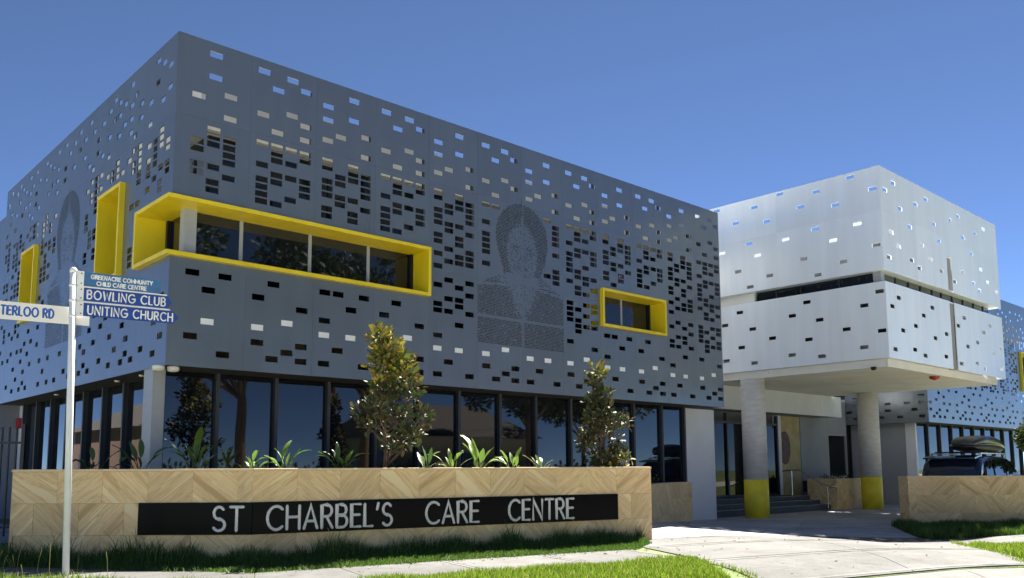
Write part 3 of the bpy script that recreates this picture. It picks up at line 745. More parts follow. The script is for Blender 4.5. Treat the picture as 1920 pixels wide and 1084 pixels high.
MB().box(27.76,29.36,3.0,3.2,-.2,.80).build('wall', M['greyw'], ent)
pane(ent, FE, 27.82, 29.3, .86, 2.49, .08, 'glass3', 'window_pane')
for a, b_, c, d in ((27.76,27.82,.80,2.55),(29.3,29.36,.80,2.55),(27.82,29.3,.80,.86),(27.82,29.3,2.49,2.55)): bar(ent, FE, a, b_, c, d, .0, .1, 'frame_lt', 'window_frame')
# round plaque
b = MB(); n = 32
ring = [(24.42+.38*math.cos(2*math.pi*k/n), 1.95+.62*math.sin(2*math.pi*k/n)) for k in range(n)]
b.add([(x,2.985,z) for x,z in ring]+[(x,3.015,z) for x,z in ring], [tuple(range(n))]+[(k,(k+1)%n,n+(k+1)%n,n+k) for k in range(n)])
b.build('oval_plaque', mat('plaque_brown', (.10,.045,.04), .6, var=.5, scale=6), ent)
MB().box(16.0,30.5,3.21,9,-.3,3.9).build('interior_core', M['inner'], ent)

steps = thing('entrance_steps', 'dark entrance steps with pale nosings behind the left yellow-based column', 'steps')
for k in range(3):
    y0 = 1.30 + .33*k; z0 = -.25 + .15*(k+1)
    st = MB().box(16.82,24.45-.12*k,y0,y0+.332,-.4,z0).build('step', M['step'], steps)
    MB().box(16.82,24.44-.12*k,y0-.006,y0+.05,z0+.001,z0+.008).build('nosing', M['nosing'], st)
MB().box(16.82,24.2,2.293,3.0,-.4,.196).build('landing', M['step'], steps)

rail = thing('handrail', 'bent steel handrail beside the entrance steps', 'handrail')
p0 = Vector((24.0,1.9,0))
MB().tube([(23.75,2.75,1.08),(23.75,2.45,1.12),(23.85,2.1,1.12),(23.95,1.5,.72),(24.0,1.0,.52),(24.0,.85,.52),(24.0,.80,.46),(24.0,.82,.40)], .022, 10).build('rail', M['chrome'], rail, True)
for x_, y_, zt in ((23.78,2.4,1.10),(23.99,1.15,.57)):
    MB().tube([(x_,y_,-.24 if y_ < 1.3 else .19),(x_,y_,zt)], .02, 10).build('post', M['chrome'], rail)

# ---------------- stone-clad walls
def stone_wall(name, label, pts, ztop, rows_, thick=.35, tw=.61, zbase=None, parts=None, cop=.035, over=.015, cat='planter', offs=0.0):
    root = thing(name, label, cat, (pts[0][0], pts[0][1], 0))
    o3 = Vector((pts[0][0], pts[0][1], 0)); k = 0
    for (a, b_) in zip(pts, pts[1:]):
        a = Vector(a); b_ = Vector(b_); L_ = (b_-a).length; ang = math.atan2((b_-a).y, (b_-a).x)
        e = (b_-a)/L_; nrm = Vector((-e.y, e.x))
        for ri in range(rows_[0]):
            z1 = ztop - cop - ri*rows_[1]; z0 = z1 - rows_[1]
            x = 0.0 - (tw*.5 if ri % 2 else 0) - offs; j = ri
            while x < L_-.01:
                x0, x1 = max(0,x), min(L_, x+tw)
                if L_-x1 < .12: x1 = L_
                if x1-x0 > .05:
                    cc = a + e*((x0+x1)/2); hw_ = (x1-x0)/2
                    dp_ = random.uniform(0,.0025)
                    tb_ = MB().cbox(-hw_+.0008, hw_-.0008, dp_, .05, z0-(z0+z1)/2+.0008, (z1-z0)/2-.0008, .0018)
                    tb_.build('stone_tile', M['stoneA' if (j+k) % 2 else 'stoneB'], root, loc=(cc.x-o3.x, cc.y-o3.y, (z0+z1)/2), rot=(0,0,ang))
                x = x1 if x1 == L_ else x+tw; j += 1
        core = MB().box(0.0, L_, .052, thick, ztop-cop-rows_[0]*rows_[1], ztop-cop)
        core.build('wall_core', M['coping'], root, loc=(a.x-o3.x, a.y-o3.y, 0), rot=(0,0,ang))
        x = 0
        while x < L_-.05:
            x1 = min(L_+(over if b_ == Vector(pts[-1]) else 0), x+1.2)
            MB().cbox(x+.001, x1-.001, -over, thick+over, ztop-cop+.001, ztop, .006).build('coping_stone', M['coping'], root, loc=(a.x-o3.x, a.y-o3.y, 0), rot=(0,0,ang))
            x += 1.2
        k += 1
    return root
P0, P1, P2 = Vector((-2.31,-.864)), Vector((.084,-3.068)), Vector((6.726,-4.563))
plant = stone_wall('sign_planter', 'long sandstone garden wall carrying the black name sign', [P0,P1,P2], 1.255, (3,.425), tw=.61)
o3 = Vector((P0.x,P0.y,0))
# right-hand return and left return
def stone_return(root, a, b_, ztop, rows_, ox):
    a = Vector(a); b_ = Vector(b_); L_ = (b_-a).length; ang = math.atan2((b_-a).y,(b_-a).x); e = (b_-a)/L_
    for ri in range(rows_[0]):
        z1 = ztop-.036-ri*rows_[1]; z0 = z1-rows_[1]; x = 0; j = 0
        while x < L_-.02:
            x1 = min(L_, x+.61); cc = a+e*((x+x1)/2); hw_ = (x1-x)/2
            MB().cbox(-hw_+.002,hw_-.002,0,.05,-rows_[1]/2+.002,rows_[1]/2-.002,.004).build('stone_tile', M['stoneB' if (j+ri)%2 else 'stoneA'], root, loc=(cc.x-ox.x,cc.y-ox.y,(z0+z1)/2), rot=(0,0,ang))
            x += .61; j += 1
    MB().cbox(0,L_,-.015,.33,ztop-.036,ztop-.0005,.006).build('coping_stone', M['coping'], root, loc=(a.x-ox.x,a.y-ox.y,0), rot=(0,0,ang))
nP = Vector((.22,.975))
stone_return(plant, P2+Vector((.051,0.0)), P2+Vector((.051,0))+Vector((.5,3.0)), 1.253, (3,.425), o3)
stone_return(plant, (-1.45,2.3), (-2.30,-.80), 1.253, (3,.425), o3)
MB().prism([(P0.x+.35,P0.y+.2),(P1.x+.1,P1.y+.33),(P2.x-.1,P2.y+.33),(P2.x+1.0,P2.y+2.9),(9.2,-.6),(8.6,.55),(.4,.55),(-.1,1.2),(-.1,2.1),(-1.2,2.1)], .3, 1.14).build('soil_bed', M['soil'], plant, loc=-o3)
# ---------------- stroke lettering
def arc(cx, cy, rx, ry, a0, a1, n=14):
    return [(cx+rx*math.cos(R(a0+(a1-a0)*k/n)), cy+ry*math.sin(R(a0+(a1-a0)*k/n))) for k in range(n+1)]
FONT = {
 'A':(.74,[[(0,0),(.37,1),(.74,0)],[(.13,.32),(.61,.32)]]),
 'B':(.60,[[(0,0),(0,1),(.3,1)]+arc(.3,.765,.24,.235,90,-90,10)+[(0,.53)],[(0,.53),(.32,.53)]+arc(.32,.265,.27,.265,90,-90,10)+[(0,0)]]),
 'C':(.80,[arc(.48,.5,.48,.5,48,312,22)]),
 'D':(.68,[[(0,0),(0,1),(.22,1)]+arc(.22,.5,.44,.5,90,-90,16)+[(0,0)]]),
 'E':(.52,[[(.52,0),(0,0),(0,1),(.52,1)],[(0,.53),(.46,.53)]]),
 'G':(.84,[arc(.48,.5,.48,.5,48,355,24)+[(.5,.46)]]),
 'H':(.68,[[(0,0),(0,1)],[(.68,0),(.68,1)],[(0,.52),(.68,.52)]]),
 'I':(.02,[[(.01,0),(.01,1)]]),
 'L':(.46,[[(0,1),(0,0),(.46,0)]]),
 'M':(.84,[[(0,0),(.08,1),(.42,.22),(.76,1),(.84,0)]]),
 'N':(.70,[[(0,0),(0,1),(.70,0),(.70,1)]]),
 'O':(.92,[arc(.46,.5,.46,.5,0,360,28)]),
 'R':(.60,[[(0,0),(0,1),(.3,1)]+arc(.3,.75,.26,.25,90,-90,10)+[(0,.5)],[(.26,.5),(.60,0)]]),
 'S':(.56,[arc(.28,.745,.25,.255,35,270,14)+arc(.28,.245,.28,.245,90,-150,14)]),
 'T':(.62,[[(0,1),(.62,1)],[(.31,1),(.31,0)]]),
 'U':(.66,[[(0,1),(0,.32)]+arc(.33,.32,.33,.32,180,360,14)+[(.66,1)]]),
 'W':(1.0,[[(0,1),(.26,0),(.5,.82),(.74,0),(1.0,1)]]),
 'Y':(.68,[[(0,1),(.34,.48),(.68,1)],[(.34,.48),(.34,0)]]),
 "'":(.10,[[(.09,1.02),(.02,.74)]]),
}
def word_strokes(txt, gap=.26, space=.5):
    x = 0; out = []
    for ch in txt:
        if ch == ' ': x += space; continue
        w_, st = FONT[ch]; out.append([[(x+a, b_) for a, b_ in s] for s in st]); x += w_+gap
    return out, x-gap
def word_mesh(letter, org, ex, ez, en, sx, sz, rw_, depth=.012):
    # raised letter strokes: rounded ridge section along each stroke
    b = MB()
    for st in letter:
        pts = [org + ex*(a*sx) + ez*(c*sz) for a, c in st]
        # extend ends a little for rounded terminals
        n = len(pts); rings = []; K = 8
        seq = []
        for i in range(n):
            a = pts[max(i-1,0)]; c = pts[min(i+1,n-1)]; d = (c-a).normalized()
            side = en.cross(d).normalized(); sc = 1.0
            if 0 < i < n-1:
                d1 = (pts[i]-pts[i-1]).normalized(); d2 = (pts[i+1]-pts[i]).normalized()
                cs = max(.45, math.sqrt(max(0,(1+d1.dot(d2))/2))); sc = 1/cs
            seq.append((pts[i], side, sc))
        d0 = (pts[1]-pts[0]).normalized(); d9 = (pts[-1]-pts[-2]).normalized()
        seq = [(pts[0]-d0*rw_*.8, seq[0][1], .45)] + seq + [(pts[-1]+d9*rw_*.8, seq[-1][1], .45)]
        vs = []; fs = []
        for p, side, sc in seq:
            for k in range(K):
                th = math.pi*k/(K-1)
                vs.append(p + side*(math.cos(th)*rw_*sc) + en*(depth*(math.sin(th)**.5 if 0<k<K-1 else 0)))
        m_ = len(seq)
        for i in range(m_-1):
            for k in range(K-1): fs.append((i*K+k, i*K+k+1, (i+1)*K+k+1, (i+1)*K+k))
        fs.append(tuple(range(K))); fs.append(tuple(range((m_-1)*K+K-1,(m_-1)*K-1,-1)))
        b.add(vs, fs)
    return b
def word(txt, org, ex, en, height, length, stroke, mt, parent, name='letter', depth=.012, gap=.26, space=.5):
    ls, wd = word_strokes(txt, gap, space); sx = length/wd
    for l in ls:
        word_mesh(l, Vector(org), Vector(ex), Vector((0,0,1)), Vector(en), sx, height, stroke, depth).build(name, M[mt], parent)
e1 = Vector((P1.x-P0.x,P1.y-P0.y,0)).normalized(); n1 = Vector((e1.y,-e1.x,0))
e2 = Vector((P2.x-P1.x,P2.y-P1.y,0)).normalized(); n2 = Vector((e2.y,-e2.x,0))
Z3 = Vector((0,0,1))
def board(root, org, e, n_, l0, l1, z0, z1, th, mt, name, off):
    q = [org+e*l0, org+e*l1]; vs = []
    for z in (z0,z1):
        for p in (q[0]+n_*.0, q[1]+n_*.0, q[1]+n_*th, q[0]+n_*th): vs.append((p.x,p.y,z))
    return MB().add(vs, [(3,2,1,0),(4,5,6,7),(0,1,5,4),(1,2,6,5),(2,3,7,6),(3,0,4,7)]).build(name, M[mt], root, loc=-off)
Pz0 = Vector((P0.x,P0.y,0)); Pz1 = Vector((P1.x,P1.y,0))
sb1 = board(plant, Pz0, e1, n1, 1.73, 3.262, .372, .80, .03, 'signblack', 'sign_board', o3)
sb2 = board(plant, Pz1, e2, n2, .0, 3.05, .372, .80, .03, 'signblack', 'sign_board', o3)
sb3 = board(plant, Pz1, e2, n2, 3.053, 6.10, .372, .80, .0302, 'signblack', 'sign_board', o3)
LZ, LHT, LST = .425, .315, .021
word('ST', Pz0+e1*2.745+n1*.0305+Z3*LZ, e1, n1, LHT, .40, LST, 'letter', sb1)
word("CHARBEL'S", Pz1+e2*.20+n2*.0305+Z3*LZ, e2, n2, LHT, 1.80, LST, 'letter', sb2)
word('CARE', Pz1+e2*2.55+n2*.0307+Z3*LZ, e2, n2, LHT, .88, LST, 'letter', sb2)
word('CENTRE', Pz1+e2*3.97+n2*.0307+Z3*LZ, e2, n2, LHT, 1.22, LST, 'letter', sb3)

# curved low wall to the white pier, right wall, entrance planter
cpts = [(8.85,-2.45),(10.3,-1.62),(11.5,-.83),(12.6,-.22),(13.8,.28),(15.18,.62)]
cw = stone_wall('curved_planter', 'low curved sandstone planter ending at the white pier', cpts, .83, (3,.40), thick=.25, tw=.55)
MB().prism([(9.2,-2.0),(11.6,-.5),(13.8,.56),(15.1,.72),(15.1,.75),(9.0,.7)], .2, .74).build('soil_bed', M['soil'], cw, loc=Vector((-8.85,2.45,0)))
R0 = at(1703,893,22.5); R1 = R0 + RH*9.0
rwall = stone_wall('right_planter', 'sandstone herringbone garden wall at the right in front of the parked car', [(R0.x,R0.y),(R1.x,R1.y)], .985, (3,.455), thick=.55, tw=.76, offs=.2)
rb_ = R0 + FH*.55 - RH*.02
stone_return(rwall, (rb_.x,rb_.y), (R0.x-RH.x*.02,R0.y-RH.y*.02), .983, (3,.455), Vector((R0.x,R0.y,0)))
ep = stone_wall('entrance_planter', 'low sandstone planter between the entrance steps and the right column', [(24.5,2.2),(24.55,1.08),(27.4,1.08)], .80, (3,.36), thick=.3, tw=.6)
MB().box(24.9,27.3,1.4,2.6,.3,.72).build('soil_bed', M['soil'], ep, loc=(-24.5,-2.2,0))

# ---------------- street name post
pole_b = Vector((-2.145,-2.861,0)); pole_t = Vector((-2.222,-2.79,3.72))
pole = thing('street_name_post', 'white street sign post with three blue direction blades and one white road name blade', 'street sign', pole_b)
dl = pole_t-pole_b
def pz(z): return dl*(z/3.72)
b = MB(); b.tube([pz(-.1),pz(3.66)], .039, 16); b.build('post', M['polew'], pole, True)
b = MB(); b.tube([pz(3.661),pz(3.70),pz(3.725)], [.043,.041,.02], 16); b.build('post_cap', M['polew'], pole, True)
eb = (RH*.82+FH*.57).normalized(); nb_ = Vector((eb.y,-eb.x,0))
if nb_.dot(FH) > 0: nb_ = -nb_
def blade(l0, l1, z0, z1, mt, arrow=0.0, th=.012, name='sign_blade', side=0.0):
    zc = (z0+z1)/2; o_ = pz(zc)+nb_*side
    pr_ = [(l0,z0),(l1-arrow,z0)] + ([(l1,zc)] if arrow else []) + [(l1-arrow,z1),(l0,z1)]
    vs = [Vector((o_.x,o_.y,0))+eb*a+nb_*th/2+Z3*c for a,c in pr_] + [Vector((o_.x,o_.y,0))+eb*a-nb_*th/2+Z3*c for a,c in pr_]
    n = len(pr_)
    return MB().add(vs, [tuple(range(n)), tuple(range(2*n-1,n-1,-1))]+[(k,n+k,n+(k+1)%n,(k+1)%n) for k in range(n)]).build(name, M[mt], pole)
def brk(l0, l1, z0, z1, th=.03, name='bracket', mt='polew'):
    return blade(l0, l1, z0, z1, mt, 0, th, name)
B1 = blade(.12, 1.02, 3.508, 3.685, 'bluefade'); B2 = blade(.12, 1.16, 3.325, 3.487, 'blue', .05); B3 = blade(.12, 1.25, 3.132, 3.292, 'blue', .07)
B4 = blade(-1.75, .20, 3.02, 3.235, 'signwhite', 0, .012, 'sign_blade', -.055)
for z0, z1 in ((3.505,3.69),(3.322,3.49),(3.129,3.296)):
    brk(.03,.118,z0,z1,.02)
    for dz in (.03, z1-z0-.03):
        q = pz((z0+z1)/2); b = MB(); c_ = Vector((q.x,q.y,0))+eb*.09+nb_*.0105+Z3*(z0+dz)
        b.tube([c_, c_+nb_*.006], .008, 8); b.build('bolt', M['black'], pole)
for z in (3.496,3.308): brk(.05,1.10 if z>3.4 else 1.14,z-.008,z+.008,.02,'sign_rail','signwhite')
for z in (3.50,3.31,3.12): 
    b = MB(); b.tube([pz(z-.012),pz(z+.012)], .044, 16); b.build('clamp_band', M['polew'], pole, True)
def blade_word(txt, l0, ln, z0, h, st, mt, parent, gap=.26, space=.5, side=0.0):
    q = pz(z0); word(txt, Vector((q.x,q.y,0))+eb*l0+nb_*(.0062+side)+Z3*z0, eb, nb_, h, ln, st, mt, parent, depth=.003, gap=gap, space=space)
blade_word('GREENACRE COMMUNITY', .20, .72, 3.608, .048, .0062, 'txtwhite', B1, .3, .45)
blade_word('CHILD CARE CENTRE', .265, .58, 3.530, .048, .0062, 'txtwhite', B1, .3, .45)
blade_word('BOWLING CLUB', .16, .92, 3.352, .105, .0085, 'txtwhite', B2, .34, .62)
blade_word('UNITING CHURCH', .17, 1.0, 3.158, .105, .0085, 'txtwhite', B3, .34, .62)
blade_word('WATERLOO RD', -.915, .715, 3.078, .105, .0105, 'txtblue', B4, .32, .5, -.055)

# ---------------- plants
def leaf_blade(L_, W_, curve, stalk, seed, fold=.25):
    # one big paddle leaf on a stalk, growing along +z and arching over +x
    r = random.Random(seed); b = MB(); n = 7
    pts = []; a = R(4); p = Vector((0,0,0)); steps_ = 6
    for k in range(steps_+1):
        pts.append(p.copy()); a += curve*.25/steps_; p = p + Vector((math.sin(a),0,math.cos(a)))*(stalk/steps_)
    b.tube(pts, [.014-.0012*k for k in range(steps_+1)], 5)
    vs = []; p = pts[-1].copy()
    for k in range(n+1):
        t = k/n; w_ = W_*math.sin(math.pi*min(1,(t*.93+.05)))**.75 * (1-.25*t); sd = Vector((0,1,0)); up = Vector((-math.cos(a),0,math.sin(a)))
        wob = r.uniform(-.012,.012)
        vs += [p + sd*w_ + up*(w_*fold+wob), p, p - sd*w_ + up*(w_*fold-wob)]
        a += curve/n; p = p + Vector((math.sin(a),0,math.cos(a)))*(L_/n)
    fs = []
    for k in range(n):
        o = k*3; fs += [(o,o+3,o+4,o+1),(o+1,o+4,o+5,o+2)]
    b.add(vs, fs); return b
LEAFS = {}
for mt in ('strel','strel2'):
    LEAFS[mt] = [leaf_blade(.46,.066,R(c),.34+.06*(i%3),i).mesh('leaf', M[mt], True) for i, c in enumerate((18,38,60,85,28,50))]
def strelitzia(px, dep, n, sc, mt, seed, label, spread=1.0):
    r = random.Random(seed); p = at(px, 879, dep); p.z = 1.13
    t = thing('leafy_plant', label, 'plant', p, r.uniform(0,6), 'leafy plants in the sign planter')
    for k in range(n+3):
        me = LEAFS[mt][r.randrange(6)] if k > 1 else LEAFS[mt][r.choice((0,4))]
        o = link('leaf', me, t, (r.uniform(-.04,.04), r.uniform(-.04,.04), 0), (r.uniform(-.1,.1), R(r.uniform(-4,34)*spread), k*2.4+r.uniform(-.4,.4)))
        s = sc*r.uniform(.42,1.0); o.scale = (s,s,s)
spl = [
 (172,12.9,8,.78,'strel2',1,'broad-leaved plant with a yellowing leaf just right of the white street sign post'),
 (262,13.1,7,.92,'strel2',2,'tall upright leafy plant in front of the building corner post'),
 (366,12.7,9,.95,'strel2',3,'tall dark leafy plant above the left end of the black sign'),
 (472,12.4,9,.66,'strel',4,'bright yellow-green leafy plant above the letters ST'),
 (532,12.5,5,.82,'strel',5,'sparse leafy plant with one long leaf reaching right above the letter C'),
 (640,12.9,8,.70,'strel2',6,'dark leafy plant just left of the larger bronze-leaved tree'),
 (798,13.2,5,.62,'strel2',7,'thin dark leafy plant just right of the larger bronze-leaved tree'),
 (848,13.5,5,.72,'strel',8,'small upright leafy plant above the word CARE'),
 (897,13.7,8,.88,'strel',9,'wide fan-shaped leafy plant between the words CARE and CENTRE'),
 (962,14.0,6,.64,'strel',10,'low arching leafy plant above the first letters of CENTRE'),
 (1013,14.2,6,.70,'strel2',11,'leafy plant above the middle of the word CENTRE'),
]
for a in spl: strelitzia(*a)
def leaf_cloud(centres, nper, size, seed, up=.5, spread=1.0):
    r = random.Random(seed); vs = []; fs = []
    for c, rad in centres:
        for _ in range(int(nper*(rad/.25)**2)):
            d = Vector((r.gauss(0,1),r.gauss(0,1),r.gauss(0,1))).normalized()
            p = c + d*rad*(r.random()**.45)*spread
            ax = (d*.8 + Vector((r.gauss(0,.5),r.gauss(0,.5),up+r.gauss(0,.4)))).normalized()
            sd = ax.cross(Vector((r.gauss(0,1),r.gauss(0,1),r.gauss(0,1)))).normalized(); nn = sd.cross(ax)
            if nn.z < 0 and r.random() < .8: sd = -sd; nn = -nn
            L_ = size*r.uniform(.6,1.25); W_ = L_*.24; o = len(vs)
            vs += [p, p+ax*L_*.35+sd*W_+nn*L_*.08, p+ax*L_*.4, p+ax*L_*.35-sd*W_+nn*L_*.08, p+ax*L_*.75+sd*W_*.8+nn*L_*.02, p+ax*L_*.75-sd*W_*.8+nn*L_*.02, p+ax*L_-nn*L_*.06]
            fs += [(o,o+2,o+1),(o,o+3,o+2),(o+1,o+2,o+6,o+4),(o+2,o+3,o+5,o+6)]
    return vs, fs
def magnolia(px, dep, H, prof, seed, label, lean=0, hif=.6):
    # prof: (height fraction, half width, lateral offset) rings of the crown outline
    r = random.Random(seed); p = at(px, 879, dep); p.z = 1.12
    t = thing('magnolia_tree', label, 'tree', p, 0, 'young trees in the sign planter')
    tr = MB(); pts = [Vector((RH.x*lean*k/6,RH.y*lean*k/6,H*.93*k/6)) + Vector((r.uniform(-.02,.02),r.uniform(-.02,.02),0)) for k in range(7)]
    tr.tube(pts, [.032-.004*k for k in range(7)], 7); cen = []
    for hf, hw_, off in prof:
        z = H*hf; n = max(2, int(hw_/.11))
        for k in range(n):
            ang = r.uniform(0,6.28); rr = hw_*r.uniform(.35,.95)
            lat = math.cos(ang)*rr+off; dep_ = math.sin(ang)*rr
            c = Vector((RH.x*lat+FH.x*dep_, RH.y*lat+FH.y*dep_, z+r.uniform(-.1,.1)))
            cen.append((c, r.uniform(.10,.19)))
            base = Vector((RH.x*off*.3,RH.y*off*.3,max(.15,z-.25-rr*.3)))
            tr.tube([base, (base+c)/2+Vector((0,0,-.03)), c], [.011,.008,.004], 5)
    tr.build('trunk', M['bark'], t, True)
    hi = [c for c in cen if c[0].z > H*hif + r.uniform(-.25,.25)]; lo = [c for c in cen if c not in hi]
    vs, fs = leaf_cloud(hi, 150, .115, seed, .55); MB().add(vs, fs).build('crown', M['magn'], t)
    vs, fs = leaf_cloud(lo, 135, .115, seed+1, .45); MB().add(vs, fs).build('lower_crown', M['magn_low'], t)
magnolia(722, 13.5, 2.25, [(.22,.36,.08),(.30,.48,.12),(.38,.52,.12),(.46,.52,.03),(.54,.52,.02),(.60,.50,.03),(.66,.46,.02),(.72,.42,.03),(.78,.35,.06),(.84,.26,.02),(.90,.22,-.02),(.95,.18,-.04),(.985,.10,-.08)], 21,
         'larger bronze and green leaved young tree standing left of centre in the planter')
magnolia(1128, 15.6, 1.80, [(.08,.32,.03),(.14,.37,.02),(.22,.38,-.02),(.30,.38,-.04),(.38,.37,.0),(.45,.37,.06),(.52,.37,.12),(.6,.34,.15),(.68,.27,.06),(.76,.2,-.04),(.84,.17,-.06),(.92,.13,-.05),(.98,.07,-.05)], 22,
         'smaller dark leaved young tree at the right end of the planter', 0, .9)
# low shrub behind the right end, hedge on the curved planter
def shrub(name, label, p, cen, size, seed, mt='treeleaf', nper=70, cat='shrub'):
    t = thing(name, label, cat, p)
    vs, fs = leaf_cloud(cen, nper, size, seed, .6); MB().add(vs, fs).build('foliage', M[mt], t)
    s = MB()
    for c, rr in cen[::2]: s.tube([(c.x*.5,c.y*.5,0),(c.x,c.y,c.z)], [.012,.005], 5)
    s.build('stem', M['bark'], t); return t
q = at(1162,879,15.3); q.z = 1.12
shrub('low_shrub', 'low bronze-tipped shrub at the right corner of the sign planter', q, [(Vector((.06,.0,.18)),.14),(Vector((-.08,.05,.12)),.12),(Vector((.12,-.06,.32)),.1)], .11, 31, 'magn')
hc = [(Vector((11.0+.28*k-11, -.25+.13*k*.75+.25, .14)), .16) for k in range(13)]
shrub('clipped_hedge', 'low dark hedge on top of the curved planter beside the white pier', (11.2,-.05,.72), hc, .07, 33, 'treeleaf', 130, 'hedge')
hc = [(Vector((.3*k,0,.08)), .12) for k in range(8)]
shrub('low_planting', 'dark low planting in the shaded entrance planter', (24.95,1.8,.72), hc, .1, 34, 'treeleaf', 60, 'shrub')

def tree(name, label, p, H, trunk_r, crown, seed, n=26, leaf=.22, nper=16, group=None):
    r = random.Random(seed); t = thing(name, label, 'tree', p, 0, group)
    tr = MB(); top = H*.55
    pts = [Vector((r.uniform(-.15,.15)*k/4, r.uniform(-.15,.15)*k/4, top*k/5-.2*(k==0))) for k in range(6)]
    tr.tube(pts, [trunk_r*(1-.11*k) for k in range(6)], 9); cen = []
    for k in range(n):
        a = r.uniform(0,6.28); rr = crown*math.sqrt(r.random()); z = H*(.48+.5*r.random()*(1-.45*(rr/crown)**2))
        c = Vector((math.cos(a)*rr, math.sin(a)*rr, z)); cen.append((c, crown*r.uniform(.16,.32)))
        b0 = pts[r.choice((3,4,5))]; mid = (b0*.55+c*.45)+Vector((0,0,-H*.03))
        tr.tube([b0, mid, c], [trunk_r*.34, trunk_r*.2, trunk_r*.06], 6)
    tr.build('trunk', M['bark'], t, True)
    vs = []; fs = []
    v2, f2 = leaf_cloud([(c, rr) for c, rr in cen], nper*.25*.25/(crown*.24)**2*14, leaf, seed, .3); MB().add(v2, f2).build('crown', M['treeleaf'], t)
    return t
q = at(2040,880,28.5); q.z = gz(q.x,q.y)
tree('dark_tree', 'dark leafy tree at the right edge behind the car', q, 4.2, .09, 1.55, 41, 60, .15, 60)

# ---------------- grass
def inside(p, poly):
    c = False; n = len(poly); j = n-1
    for i in range(n):
        if (poly[i][1] > p[1]) != (poly[j][1] > p[1]) and p[0] < (poly[j][0]-poly[i][0])*(p[1]-poly[i][1])/(poly[j][1]-poly[i][1])+poly[i][0]: c = not c
        j = i
    return c
def grass(name, label, poly, dens, h0, h1, wd, mt, seed, hf=None, lean=.45):
    r = random.Random(seed); xs = [p[0] for p in poly]; ys = [p[1] for p in poly]
    area = abs(sum(poly[i][0]*poly[(i+1)%len(poly)][1]-poly[(i+1)%len(poly)][0]*poly[i][1] for i in range(len(poly))))/2
    vs = []; fs = []; n = int(area*dens); k = 0
    while k < n:
        x, y = r.uniform(min(xs),max(xs)), r.uniform(min(ys),max(ys))
        if not inside((x,y), poly): continue
        k += 1
        h = r.uniform(h0,h1)
        if hf: h *= hf(x,y,r)
        if h < .012: continue
        a = r.uniform(0,6.28); ca, sa = math.cos(a), math.sin(a); w_ = wd*r.uniform(.6,1.3)*(.6+.4*min(1,h/.1)); l = h*lean*r.uniform(.2,1.3)
        z = gz(x,y)-.015; b2 = r.uniform(0,6.28); lx, ly = math.cos(b2)*l, math.sin(b2)*l; o = len(vs)
        vs += [(x-ca*w_,y-sa*w_,z),(x+ca*w_,y+sa*w_,z),(x+lx*.4+ca*w_*.8,y+ly*.4+sa*w_*.8,z+h*.6),(x+lx*.4-ca*w_*.8,y+ly*.4-sa*w_*.8,z+h*.6),(x+lx,y+ly,z+h)]
        fs += [(o,o+1,o+2,o+3),(o+3,o+2,o+4)]
    ob = MB().add(vs, fs).build(name, M[mt])
    return tag(ob, label, 'grass', kind='stuff')
def patch(x, y, f=1.3, ph=0): return .5+.5*math.sin(x*f*2.1+ph+math.sin(y*f*1.7+ph)*1.3)*math.cos(y*f*1.9-ph)
grass('verge_grass', 'sunlit short lawn in front of the footpath along the bottom edge', [ts(1.2,-7.6),ts(5.15,-7.6),ts(6.0,-5.9),ts(6.05,-5.66),ts(1.5,-5.68),(-.2,-6.3)], 4200, .05,.10,.0052,'grass', 51, lambda x,y,r: .8+.6*patch(x,y,2.2))
grass('corner_grass', 'sunlit lawn around the foot of the street sign post', [(-6.5,-1.2),(-4.85,-.7),(-3.52,-2.33),(-2.27,-3.83),(-1.05,-5.45),(-2.3,-6.2),(-5,-3.6)], 3000, .06,.13,.0052,'grass', 52, lambda x,y,r: .8+.7*patch(x,y,2.0,1))
def dplanter(x, y):
    p = Vector((x,y)); best = 9
    for a, b_ in ((P0,P1),(P1,P2)):
        e = b_-a; t = max(0,min(1,(p-a).dot(e)/e.dot(e))); best = min(best, (p-(a+e*t)).length)
    return best
def hlong(x, y, r):
    d = dplanter(x,y); k = max(0, 1-d/.75)
    return .45 + 2.6*k*k*(.35+.9*patch(x,y,2.6,2)) * (1.5 if r.random() < .08 else 1)
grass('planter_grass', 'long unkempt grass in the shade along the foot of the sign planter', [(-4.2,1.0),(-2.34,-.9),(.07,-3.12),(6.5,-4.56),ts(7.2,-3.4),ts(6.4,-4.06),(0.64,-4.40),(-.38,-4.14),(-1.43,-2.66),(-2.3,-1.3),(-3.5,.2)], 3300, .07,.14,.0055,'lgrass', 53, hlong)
grass('right_verge_grass', 'sunlit verge grass at the lower right corner', [ts(10.75,-7.55),ts(12.35,-5.85),ts(13.5,-4.7),ts(25,-4.7),ts(25,-7.6)], 1500, .05,.10,.007,'grass', 54, lambda x,y,r: .7+.7*patch(x,y,1.9,3))
ra = R0-FH*.05; rb2 = R0+RH*7-FH*.05
grass('right_wall_grass', 'shaded grass along the foot of the right sandstone wall', [ts(14.5,-3.1),ts(15.0,-2.6),ts(18.0,.45),(ra.x-.1,ra.y+.1),(ra.x,ra.y),(rb2.x,rb2.y),ts(26,-3.1)], 1400, .09,.20,.008,'lgrass', 55, lambda x,y,r: .6+.9*patch(x,y,1.7,4))
